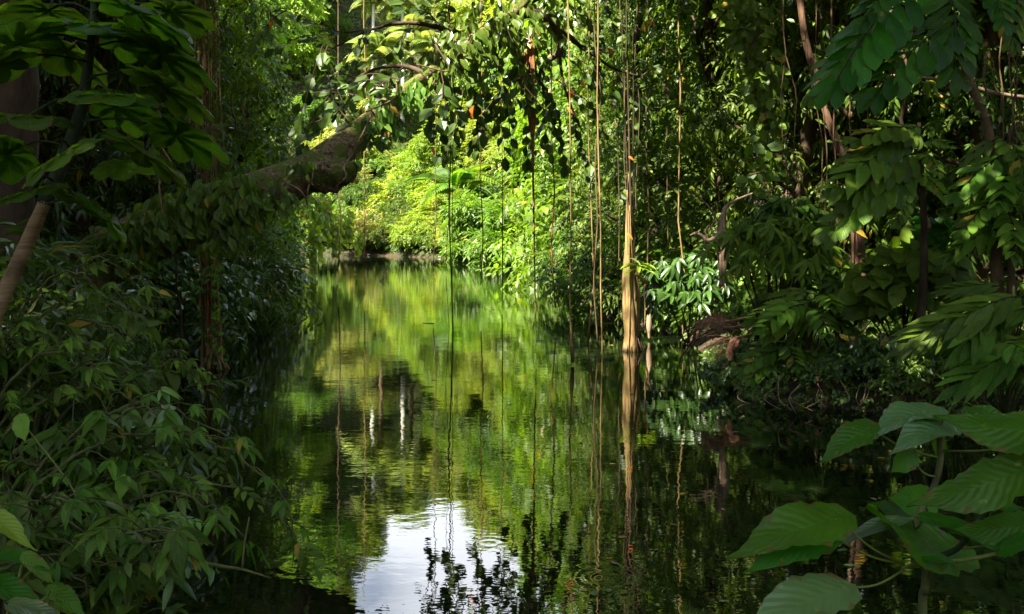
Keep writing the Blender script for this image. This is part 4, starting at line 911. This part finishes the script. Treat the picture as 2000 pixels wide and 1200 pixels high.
# undergrowth behind, left
for i, (x, y, s) in enumerate([(-3.6, 6.8, .9), (-4.4, 8.2, 1.), (-4.9, 9.6, .8), (-5.7, 11, .9), (-6.2, 13, .9), (-6.6, 15.2, 1.), (-6.3, 17, 1.2), (-6.6, 20, 1.2), (-6.9, 24, 1.1), (-7.5, 28, 1.1), (-8.8, 33, 1.2), (-10, 38, 1.2), (-3.9, 5, .8), (-4.8, 6.4, 1.)]):
    put('bankbush', int(r.integers(0, 2)) * 2 + (i % 2 == 5), (x, y, gz(x, y) - .05), r.uniform(0, 6), s, 'dark rounded shrub ' + ['hidden under the upright leafy shrub', 'behind the level leafy sprays', 'in the gap left of the root pillar', 'behind the root pillar mound, left side', 'behind the root pillar mound, right side', 'dipping to the water just right of the root pillar', 'second to the right of the root pillar', 'under the leafy lower arching trunk', 'at the water below the thick arching trunk', 'at the water below the broken stub', 'last in shade before the bright far water', 'half in sun where the bright far water begins', 'nearest the cane trunk foot', 'behind the cane trunk foot'][i], 'shrubs of the left water edge')
for i, (x, y, s) in enumerate([(-9.7, 36, 1.2), (-10.9, 41, 1.3), (-12.1, 46, 1.4), (-13.6, 52, 1.6), (-15.2, 58, 1.7), (-16.9, 65, 1.8), (-18.7, 72, 2), (-20.5, 79, 2.2), (-22.5, 88, 2.4)]):
    put('farbush', 3 if i % 2 else 0, (x, y, gz(x, y) - .1), r.uniform(0, 6), s * .5, 'sunlit bush trailing into the water along the far left bank', 'sunlit bushes of the left bank')
for i, (x, y, s) in enumerate([(3.0, 26, 1.1), (2.6, 30, 1.2), (2.7, 35, 1.4), (2.8, 40, 1.4), (3, 46, 1.5), (3.6, 23.5, 1.), (4.2, 21, 1.1), (3.3, 53, 1.6), (3.2, 59, 1.6)]):
    put('bankbush', 1, (x, y, gz(x, y) - .05), r.uniform(0, 6), s, 'glossy shrub ' + ['with pale shining leaves just right of the root column', 'dipping to the water left of the root column', 'behind the trio of roots on the right bank', 'second back from the trio of roots', 'third back from the trio of roots, in half shade', 'directly behind the root column at the waterline', 'behind the spindle-shaped root swelling', 'where the right bank turns sunny', 'last before the feathery layered trees'][i], 'shrubs of the right water edge')

# ------------------------------------------------------------------ near right: big-leaved plant in the corner
def C(cx, cy, D): return A(1400 + cx / 2.667, 750 + cy / 2.667, D)
bp_ = begin('broad_leaved_plant', 'big-leaved plant with serrated leaves and thin stalks in the lower right corner', 'plant', (1.25, 2.9, gz(1.25, 2.9) - .05))
stemA = smooth_path([ORG, C(1075, 1230, 3.0), C(1085, 1060, 3.0), C(1090, 900, 3.0), C(1030, 740, 3.05), C(1120, 560, 3.1), C(1160, 430, 3.1), C(1162, 300, 3.1), C(1150, 210, 3.1)], 6)
tube_obj('stem', stemA, np.linspace(.014, .009, len(stemA)), M['twig'], bp_, 8)
stemB = smooth_path([C(1090, 920, 3.0), C(1250, 860, 2.95), C(1340, 740, 2.9), C(1420, 600, 2.9), C(1520, 500, 2.85)], 6); tube_obj('stem', stemB, np.linspace(.010, .006, len(stemB)), M['darkstem'], bp_, 8)
stemC = smooth_path([C(975, 955, 2.95), C(1100, 935, 2.95), C(1300, 915, 2.9), C(1520, 865, 2.85), C(1640, 780, 2.8)], 6); tube_obj('stem', stemC, .006, M['petiole'], bp_, 8)
BL = [  # stalk from, leaf base, leaf tip, D0, D1, template, face, material
 ((1160, 385, 3.1), (800, 222), (552, 350), 3.05, 2.95, OVATE_B, (.0, -.75, 1), 'broad'),
 ((1150, 220, 3.1), (1130, 128), (822, 158), 3.15, 3.0, OVATE_B, (0, -.30, 1), 'pale'),
 ((1150, 230, 3.1), (1215, 205), (955, 240), 3.1, 2.9, OVATE, (.1, -.45, 1), 'pale'),
 ((1162, 300, 3.1), (1150, 265), (1180, 425), 3.25, 3.25, OVATE_B, (0, -1, .1), 'broad'),
 ((1140, 485, 3.1), (1012, 375), (925, 452), 3.05, 3.0, HEART, (0, -1.3, .5), 'broad'),
 ((1160, 180, 3.1), (1345, 155), (1640, 150), 3.2, 3.3, OVATE_B, (0, -.35, 1), 'broad'),
 ((1175, 350, 3.1), (1740, 255), (1180, 245), 2.55, 2.75, OVATE_B, (0, 1.6, -1.1), 'broad'),
 ((1520, 500, 2.85), (1590, 450), (1042, 695), 2.6, 2.7, OVATE_B, (-.1, .9, -1.0), 'broad'),
 ((1090, 640, 3.1), (1105, 625), (925, 590), 3.2, 3.15, HEART, (0, -1, .4), 'broad'),
 ((975, 940, 2.95), (640, 700), (85, 790), 2.85, 2.75, OVATE_B, (0, -.62, 1), 'broad'),
 ((975, 940, 2.95), (595, 775), (180, 905), 2.9, 2.78, OVATE, (0, -.9, 1), 'broad'),
 ((1030, 740, 3.05), (1035, 700), (648, 735), 3.0, 2.95, SLIM, (0, -.3, 1), 'pale'),
 ((1030, 740, 3.05), (1110, 700), (742, 668), 3.3, 3.25, OVATE_B, (0, 1.2, -1), 'broad'),
 ((1090, 900, 3.0), (1255, 860), (665, 800), 3.05, 2.85, OVATE_B, (0, .6, -1), 'broad'),
 ((1030, 740, 3.05), (1065, 690), (1478, 778), 2.95, 2.8, OVATE, (0, -.22, 1), 'broad'),
 ((1250, 860, 2.95), (1640, 735), (1222, 812), 2.8, 2.9, OVATE_B, (0, 1.2, -1), 'broad'),
 ((1520, 865, 2.85), (1480, 860), (1700, 780), 2.8, 2.7, OVATE_B, (0, -1., 1), 'broad'),
 ((975, 970, 2.95), (672, 1058), (135, 1190), 2.85, 2.65, OVATE, (0, -.42, 1), 'pale'),
 ((1520, 500, 2.85), (1460, 610), (1620, 700), 2.8, 2.7, OVATE_B, (0, 1.2, -.8), 'broad'),
 ((1090, 900, 3.0), (1055, 895), (1250, 905), 2.9, 2.85, OVATE, (0, -.8, 1), 'broad'),
 ((1150, 210, 3.1), (1180, 160), (1275, 240), 3.05, 3.0, OVATE, (.2, -.6, 1), 'pale')]
for st, b, t, d0, d1, tp, face, mt in BL:
    b3, t3 = C(*b, d0), C(*t, d1)
    lf = leaf_obj('leaf', tp, b3, t3, M[mt], bp_, face)
    s3 = C(*st); m3 = (s3 + b3) / 2 - np.array([0, 0, .02]); e3 = b3 + (t3 - b3) * .04; g = Geo(); add_tube(g, smooth_path([s3, m3, e3], 5) - ORG, .0035, 6); g.build('stalk', M['petiole'], lf, True)

# ------------------------------------------------------------------ compound leaves at the right
def pinnate_tpl(n=9, lf=OBOV, ll=.30, droop=.25, ang=62, w=1., seed=0):
    r = np.random.default_rng(seed); P, D, U, S = [], [], [], []; path = []
    for i in range(n + 1):
        t = i / n; path.append(np.array([t * .86, 0, .06 * math.sin(t * 3) - droop * t * t]))
    for i in range(1, n + 1):
        t = i / n
        for sg in (1, -1):
            a = R(ang - 28 * t) + r.normal(0, .05); P.append(path[i] - (.03, 0, 0)); D.append((math.cos(a), sg * math.sin(a), -.22 + r.normal(0, .12))); U.append((0, .12 * sg, 1) + r.normal(0, .13, 3)); S.append(ll * (.62 + .5 * math.sin(math.pi * (.12 + .72 * t))) * r.uniform(.93, 1.07))
    P.append(path[-1]); D.append((1, 0, -.3)); U.append(np.array((0, 0, 1.))); S.append(ll * .85)
    g = Geo(); place(g, lf, np.array(P), np.array(D), np.array(U), np.array(S)); rach = Geo(); add_tube(rach, np.array(path), np.linspace(.010, .004, n + 1), 5)
    V, F3, F4, UV = g.arrays(); V2, A3, A4, _ = rach.arrays(); return Tpl(V, F3, F4, UV), Tpl(V2, A3, A4)
PIN = [pinnate_tpl(9, OBOV, .27, .22, 64, seed=1), pinnate_tpl(8, OBOV, .30, .30, 60, seed=2), pinnate_tpl(6, t_fine(.42, .2, .1, 9, 'ovate'), .34, .25, 58, seed=3)]
PINL = [pinnate_tpl(7, t_fine(.24, .22, .1, 9, 'lance', 0, .015), .52, .28, 44, seed=4)]
def compound(parent, tpl, base, tip, face, mat, label=None):
    base, tip = np.array(base), np.array(tip); L = np.linalg.norm(tip - base) / .98; g = Geo(); place(g, tpl[0], (base - ORG)[None], (tip - base)[None], np.array([face], float), [L]); o = g.build('leaf', M[mat], parent, True)
    g = Geo(); place(g, tpl[1], (base - ORG)[None], (tip - base)[None], np.array([face], float), [L]); g.build('leaf_stalk', M['darkstem'], o, True)
    if label: o['label'] = label
    return o
tb = np.array([4.3, 5.6, gz(4.3, 5.6) - .1])
o = begin('compound_leaved_tree', 'tree whose large feather-like compound leaves hang across the top right', 'tree', tb)
q = smooth_path([tb, tb + (-.1, 0, 1.6), tb + (-.3, .1, 3.2), A(2080, -120, 5.8), A(1960, -110, 5.9), A(1850, -60, 5.9)], 6); tube_obj('trunk', q, np.linspace(.09, .015, len(q)), M['darkbark'], o, 10)
for b, t, f, mt in [((1800, -25, 5.7), (1607, 118, 5.4), (-.25, -.75, 1), 'broad'), ((1885, 38, 5.6), (1700, 132, 5.3), (-.2, -.8, 1), 'broad'), ((1845, -45, 5.7), (1890, 118, 5.3), (0, -1.1, .9), 'broad'), ((1760, 10, 6.1), (1590, 108, 6.0), (-.2, -.6, 1), 'near'),
                    ((1905, -60, 5.8), (1985, 10, 5.4), (.1, -.9, 1), 'broad'), ((1700, 60, 6.4), (1560, 150, 6.4), (-.1, -.6, 1), 'near'), ((1780, -60, 5.6), (1680, 10, 5.4), (-.1, -.7, 1), 'broad'), ((1960, -60, 6.0), (2010, 60, 5.8), (.1, -.9, 1), 'near')]:
    compound(o, PIN[0 if mt == 'broad' else 1], A(*b), A(*t), f, mt)
r = np.random.default_rng(71)
o = begin('compound_leaved_sapling', 'sapling of tiered compound leaves, one of them coloured as if sunlit, mid right', 'tree', (A(1800, 600, 11.3)[0], 11.6, gz(A(1800, 600, 11.3)[0], 11.6) - .1))
q = smooth_path([ORG, A(1800, 600, 11.3), A(1805, 450, 11.3), A(1800, 330, 11.3), A(1795, 240, 11.3)], 6); tube_obj('trunk', q, np.linspace(.06, .02, len(q)), M['darkbark'], o, 8)
for k, (b, t) in enumerate([((1795, 255), (1650, 300)), ((1790, 300), (1660, 350)), ((1790, 320), (1745, 390)), ((1795, 340), (1852, 374)), ((1780, 340), (1625, 398)), ((1800, 250), (1720, 250)), ((1800, 300), (1840, 320)), ((1770, 360), (1700, 395)), ((1795, 280), (1860, 270)), ((1780, 370), (1755, 420)), ((1790, 260), (1700, 225)), ((1760, 290), (1640, 330))]):
    c = compound(o, PIN[k % 3], A(*b, 11.2), A(*t, 10.8 + r.normal(0, .2)), (r.normal(0, .2), -.8, 1), 'lime' if k == 3 else 'near', 'compound leaf painted a sunlit yellow-green' if k == 3 else None)  # sun on this one leaf is painted by the lime material
o = begin('compound_leaved_sapling', 'darker sapling of compound leaves at the right edge over the ginger-like plant', 'tree', (A(1975, 600, 10.9)[0], 10.9, gz(A(1975, 600, 10.9)[0], 10.9) - .1))
q = smooth_path([ORG, A(1975, 500, 10.8), A(1970, 380, 10.8), A(1972, 250, 10.8)], 6); tube_obj('trunk', q, np.linspace(.05, .02, len(q)), M['vine'], o, 8)
for k in range(20):
    b = A(1970 + r.normal(0, 8), 255 + k * 11, 10.8); a = k * 2.4; e = b + np.array([math.cos(a) * .62 - .12, math.sin(a) * .5 - .2, -.12 - .15 * r.random()])
    compound(o, PIN[2 if k % 2 else 1], b, e, (r.normal(0, .2), -.6, 1), 'near')
# smaller compound-leaved shrub
for lab, cx, cy, D, nn, mt, tp, ln, seed in (('fresh compound-leaved shrub in front of the slim-leaved bush', 1590, 600, 12.2, 15, 'near', PIN[2], .62, 1), ('low compound-leaved shrub drooping to the creepers', 1530, 690, 12.3, 10, 'near', PIN[1], .5, 2),
                                             ('ginger-like plant with long ribbed leaflets at the right edge', 1990, 590, 9.2, 10, 'near', PINL[0], .60, 3), ('lower ginger-like plant hanging over the creepers at the right edge', 2000, 690, 8.8, 7, 'near', PINL[0], .52, 4),
                                             ('small ginger-like plant between the broad-leaved shrub and the right edge', 1890, 645, 10.6, 8, 'near', PINL[0], .42, 5)):
    r = np.random.default_rng(80 + seed); c = A(cx, cy, D); o = begin('compound_leaved_shrub' if seed < 3 else 'ginger_plant', lab, 'shrub', (c[0], D + .3, max(.2, gz(c[0], D + .3) - .05)))
    for k in range(nn):
        a = k * 2.4 + r.normal(0, .2); b = c + np.array([r.normal(0, .12), r.normal(0, .12), .25 * (1 - k / nn) - .1]); e = b + ln * np.array([math.cos(a) - .25, math.sin(a) * .8 - .35, .15 - .55 * k / nn + r.normal(0, .08)]); 
        compound(o, tp, b, e, (r.normal(0, .15), -.7, 1), mt); P = smooth_path([ORG, (ORG + b) / 2 + r.normal(0, .05, 3), b], 4); tube_obj('stem', P, .009, M['twig'], o, 5)
# slim-leaved bush, broad-leaved bush
def leafy_bush(name, label, c, w, h, tps, n, size, mat, seed, face=(0, -.5, 1), stems=9):
    r = np.random.default_rng(seed); x, D = c[0], c[1]; o = begin(name, label, 'bush', (x, D + .2, gz(x, D + .2) - .05)); gl, gt = Geo(), Geo()
    dr = unit(r.normal(0, 1, (n, 3))); dr[:, 1] = -np.abs(dr[:, 1]) * .9; dr[:, 2] = np.abs(dr[:, 2]) * .95 - .35; rad = (.55 + .5 * r.random(n))[:, None]
    P = c + dr * rad * (w, w * .7, h) - ORG; D_ = dr * (1, 1, .2) + r.normal(0, .35, (n, 3)) - (0, 0, .35); U = np.array(face) + .4 * dr + r.normal(0, .2, (n, 3)); S = r.uniform(*size, n); k = r.integers(0, len(tps), n)
    for j, tp in enumerate(tps): place(gl, tp, P[k == j], D_[k == j], U[k == j], S[k == j])
    for i in range(stems): add_tube(gt, smooth_path([(r.normal(0, .1), r.normal(0, .1), 0), P[i] * (.5, .5, .6), P[i]], 4), np.linspace(.02, .006, 9), 5)
    gt.build('stem', M['darkbark'], o, True); gl.build('foliage', M[mat], o, True); return o
SW = [whorl(SLIM, 8, 1, .35, seed=91), whorl(SLIM, 7, 1, .6, seed=92)]
leafy_bush('slim_leaved_bush', 'rounded bush of slim pale-ribbed leaves above the dead fronds', A(1510, 490, 13.0), .95, .85, SW, 130, (.20, .30), 'near', 93)
leafy_bush('slim_leaved_bush', 'smaller slim-leaved bush rising behind the rounded one', A(1540, 420, 13.6), .6, .5, SW, 60, (.22, .32), 'near', 94)
leafy_bush('broad_leaved_bush', 'bush of round heart-shaped leaves below the bare pale stick', A(1775, 560, 12.0), .85, .95, [HEART], 120, (.20, .34), 'near', 95, (0, -.9, .8))
leafy_bush('broad_leaved_bush', 'upper bush of broad leaves leaning towards the right edge', A(1840, 460, 12.2), .6, .4, [HEART, OVATE], 50, (.20, .30), 'broad', 96, (0, -.7, .9))
leafy_bush('leafy_bush', 'tangled mid-green bush between the slim-leaved and broad-leaved bushes', A(1650, 590, 12.6), .8, .9, [WH[0], WH[1]], 110, (.12, .19), 'near', 97)
leafy_bush('leafy_bush', 'bush of small whorled leaves at the water edge by the dead fronds', A(1490, 610, 14.0), .70, .7, [WH[0], SW[0]], 130, (.12, .2), 'near', 98)
leafy_bush('leafy_bush', 'low bush trailing small leaves into the water below the dead fronds', A(1440, 720, 12.9), .6, .5, [WH[2], WH[1]], 95, (.08, .14), 'creep', 99)
leafy_bush('leafy_bush', 'shaded bush low under the broad-leaved one', A(1740, 690, 11.9), .9, .5, [WH[3], WH[1]], 110, (.10, .17), 'deep', 101)
leafy_bush('leafy_bush', 'dark bush against the gloom behind the snag', A(1350, 560, 17.6), 1.0, 1.1, SW, 130, (.22, .36), 'deep', 102)
climber('climbing_vine', 'round pale climber leaves in the shade beside the snag top', [(1475, 372, 13.4, 14, 6), (1505, 370, 13.4, 12, 5), (1490, 388, 13.4, 14, 6), (1480, 340, 13.6, 30, 20), (1500, 320, 13.6, 30, 30), (1480, 290, 13.6, 20, 30)], 34, t_leaf(.75, .1, .08, .4), .19, M['fresh'], 103, .3, 3)
climber('climbing_vine', 'curtain of round climber leaves on the shaded trees at the upper right', [(1470, 60, 15, 40, 60), (1490, 150, 15, 40, 60), (1500, 230, 15, 35, 60), (1440, 30, 15.4, 40, 50)], 330, t_leaf(.7, .12, .08, .4), .19, M['mid'], 104, .6)
FROND_D = frond_tpl(30, 1., .03, .20, .30)
# dead palm fronds slumped on the right bank
r = np.random.default_rng(110)
for k, (b, t, lab) in enumerate([((1425, 640, 13.1), (1345, 672, 13.3), 'rust-coloured dead palm frond slumped on the right bank'), ((1440, 660, 12.9), (1395, 712, 12.7), 'second dead frond bent down to the water under the rusty one'), ((1420, 628, 13.5), (1352, 650, 13.8), 'thin orange dead frond lying behind the other two')]):
    B, T = A(*b), A(*t); o = begin('dead_frond', lab, 'palm frond', B)
    g = Geo(); L = np.linalg.norm(T - B)
    for j in range(2): place(g, FROND_D, (B - ORG)[None], (T - B + r.normal(0, .12, 3) + (0, 0, .18))[None], np.array([[r.normal(0, .5), -.7, 1.]]), [L * .9])
    for j in range(14):
        P = smooth_path([B + r.normal(0, .05, 3), (B + T) / 2 + r.normal(0, .1, 3) + (0, 0, .1), T + r.normal(0, .18, 3)], 4); add_tube(g, P - ORG, np.linspace(.006, .002, len(P)), 4)
    g.build('leaflets', M['dead'], o); tube_obj('stalk', smooth_path([B + (.3, .1, .05), B, (B + T) / 2 + (0, 0, .14)], 4), .018, M['dead'], o, 6)
# dry stems dangling off the soil edge
for k in range(13):
    px = 1470 + k * 21 + r.normal(0, 8); D = 11.15 if px > 1510 else 11.9; P, rd = pxpath([(px, 752 + r.normal(0, 8), D + .15, .006), (px + r.normal(0, 18), 778, D - .12, .006), (px + r.normal(0, 30), 800 + r.normal(0, 12), D - .25, .004)], 4)
    ORG = P[0]; o = tube_obj('dry_stem', P, rd, M['litter'], None, 4); o.location = tuple(ORG); tag(o, 'thin dry stem dangling from the creeper edge over the soil bank', 'stem', 'dry stems on the soil bank')
# yellow and orange leaves caught in the shrubs
for k, (px, py, D, s, mt, lab) in enumerate([(1640, 655, 11.8, .16, 'yellow', 'yellow leaf on the low shrub above the right bank creepers'), (1660, 658, 11.8, .15, 'yellow', 'second yellow leaf close beside the first above the creepers'), (1262, 42, 16, .18, 'orange', 'orange leaf high among the vines near the top centre'), (1254, 50, 16.1, .13, 'orange', 'smaller orange leaf touching the big orange one'),
                                             (1134, 160, 17.6, .17, 'orange', 'curled orange leaf among the dark hanging leaves'), (1108, 210, 17.6, .15, 'orange', 'orange-brown leaf lower among the dark hanging leaves'), (1228, 306, 16.6, .12, 'orange', 'orange leaf caught on the vines over the root column'), (589, 418, 12.6, .1, 'orange', 'tiny orange leaf below the arching trunk'),
                                             (1224, 456, 16.7, .16, 'orange', 'orange-red leaf stuck on the root column top'), (1670, 448, 12.2, .2, 'yellow', 'yellowing leaf tip on the broad-leaved bush'), (312, 568, 10.4, .14, 'yellow', 'yellow leaf tuft in the left thicket'), (845, 290, 15, .12, 'orange', 'small orange leaf dangling under the arching branch')]):
    ORG = A(px, py, D); g = Geo(); place(g, NEARLEAF, np.zeros((1, 3)), np.array([[r.normal(.6, .5), -.2, -.5]]), np.array([[0, -1, .6]]), [s]); o = g.build('withered_leaf', M[mt], None, True); o.location = tuple(ORG); tag(o, lab, 'leaf')

# ------------------------------------------------------------------ bottom left corner leaves
o = begin('broad_leaved_plant', 'big-leaved plant at the bottom left corner with one glowing lime leaf', 'plant', (-2.0, 3.6, gz(-2.0, 3.6) - .05))
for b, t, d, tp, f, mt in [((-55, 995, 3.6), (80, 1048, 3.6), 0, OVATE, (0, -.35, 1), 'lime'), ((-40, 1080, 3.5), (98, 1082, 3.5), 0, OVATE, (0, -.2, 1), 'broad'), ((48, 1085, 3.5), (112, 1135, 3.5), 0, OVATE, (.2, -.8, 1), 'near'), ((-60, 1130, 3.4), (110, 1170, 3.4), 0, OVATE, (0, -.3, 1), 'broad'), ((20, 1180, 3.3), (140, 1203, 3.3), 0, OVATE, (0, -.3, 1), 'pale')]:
    lf = leaf_obj('leaf', tp, A(*b), A(*t), M[mt], o, f); g = Geo(); add_tube(g, smooth_path([ORG, (ORG + A(*b)) / 2, A(*b)], 4) - ORG, .006, 6); g.build('stalk', M['petiole'], lf, True)
o = begin('heart_leaved_plant', 'plant of large heart leaves low over the water at the bottom left, one yellowed', 'plant', A(250, 1230, 4.5))
for b, t, tp, f, mt, lab in [((190, 1050, 4.5), (200, 1115, 4.45), OVATE_B, (0, -1, .3), 'near', None), ((235, 1135, 4.4), (265, 1200, 4.35), HEART, (0, -1, .4), 'near', None), ((288, 1118, 4.5), (288, 1182, 4.5), HEART, (0, -1, .1), 'yellow', 'yellowed heart leaf'), ((315, 1065, 4.6), (368, 1098, 4.5), HEART, (0, -.6, 1), 'pale', None),
                             ((330, 1015, 4.7), (362, 1042, 4.6), HEART, (0, -.8, 1), 'near', None), ((250, 1020, 4.6), (240, 1075, 4.5), HEART, (0, -1, .6), 'near', None), ((40, 820, 4.6), (45, 862, 4.55), HEART, (0, -1, .2), 'near', None), ((150, 1050, 4.4), (175, 1110, 4.3), OVATE, (0, -1, .5), 'near', None), ((100, 1150, 4.0), (160, 1190, 3.9), OVATE_B, (0, -.8, 1), 'near', None)]:
    leaf_obj('leaf', tp, A(*b), A(*t), M[mt], o, f, label=lab); P = smooth_path([ORG, (ORG + A(*b)) / 2 + (0, .1, .05), A(*b)], 4); tube_obj('stem', P, .005, M['petiole'], o, 5)
p, rd = pxpath([(180, 1085, 4.6, .012), (300, 1085, 4.6, .012), (370, 1095, 4.6, .011), (440, 1108, 4.6, .009), (475, 1113, 4.6, .007), (530, 1130, 4.6, .003)]); ORG = p[0]
o = thing('bare_branch', 'thin bare branch reaching out just above the water at the lower left', 'branch', ORG); tube_obj('stem', p, rd, M['twig'], o, 6)
for L in ([(385, 1096, 4.6, .005), (388, 1060, 4.6, .005), (393, 1010, 4.6, .004)], [(473, 1112, 4.6, .005), (478, 1060, 4.6, .005), (487, 1010, 4.6, .004)]):
    P, rd = pxpath(L, 4); tube_obj('shoot', P, rd, M['twig'], o, 5)

# ------------------------------------------------------------------ things on the water
r = np.random.default_rng(120); first = None
FLO = []
for k in range(170):
    py = r.choice([r.uniform(520, 620), r.uniform(620, 850), r.uniform(820, 1180)]); px = r.uniform(560, 1150) if py < 620 else (r.uniform(620, 1500) if py < 850 else r.uniform(1100, 1900))
    D = FPX * EYE / (py - HOR); x = (px - 1000) / FPX * D
    if shore_dist(np.array([x]), np.array([D]))[0] > -.2: continue
    if first is None or k % 23 == 0:
        g = Geo(); place(g, t_leaf(.5, .03, .03, .4), np.zeros((1, 3)), np.array([[1, 0, 0]]), np.array([[0, 0, 1.]]), [.05]); first = g.build('floating_leaf', M[['litter', 'yellow', 'pale'][k % 3]]); o = first
    else: o = first.copy(); COL.objects.link(o)
    o.location = (x, D, .006); o.rotation_euler = (0, 0, r.uniform(0, 6)); o.scale = ((1 + D * .03) * r.uniform(.6, 1.5),) * 3; tag(o, 'tiny fallen leaf floating on the still water', 'leaf', 'fallen leaves afloat')
for lab, L in (('small forked stick poking out of the far water', [(742, 549, 43, .03), (748, 543, 43, .025), (753, 538, 43, .015)]), ('slim pale stick afloat in the middle of the lagoon', [(826, 631.5, 22.4, .012), (838, 632, 22.3, .012), (848, 632.5, 22.2, .008)])):
    P, rd = pxpath(L, 4); ORG = P[0]; o = tube_obj('stick', P, rd, M['litter'], None, 6); o.location = tuple(ORG); tag(o, lab, 'stick')
for k in range(9):
    px = [1008, 1016, 1024, 1030, 880, 905, 935, 715, 700][k]; yv = 66
    x = np.interp(k, range(9), [.6, 1.0, 1.3, 1.7, -6.4, -5, -3.4, -13, -14]); D = np.interp(x, [-19, -13, -9, -4.5, -1.5, 1, 2.6], [97, 96, 90, 85, 76, 66, 60]) - .1
    b = bmesh_rock = Geo(); import_r = np.random.default_rng(130 + k); u = np.linspace(0, math.pi, 7); v = np.linspace(0, 2 * math.pi, 9, endpoint=False); V = [(math.sin(a) * math.cos(c) * import_r.uniform(.8, 1.15), math.sin(a) * math.sin(c) * import_r.uniform(.8, 1.15), math.cos(a) * .55) for a in u for c in v]
    F = [(i * 9 + j, i * 9 + (j + 1) % 9, (i + 1) * 9 + (j + 1) % 9, (i + 1) * 9 + j) for i in range(6) for j in range(9)]; b.add(np.array(V) * .17, None, F); o = b.build('stone', M['stone'], None, True); o.location = (x, D, .08); tag(o, 'grey stone at the waterline of the far bank', 'stone', 'stones at the far waterline')
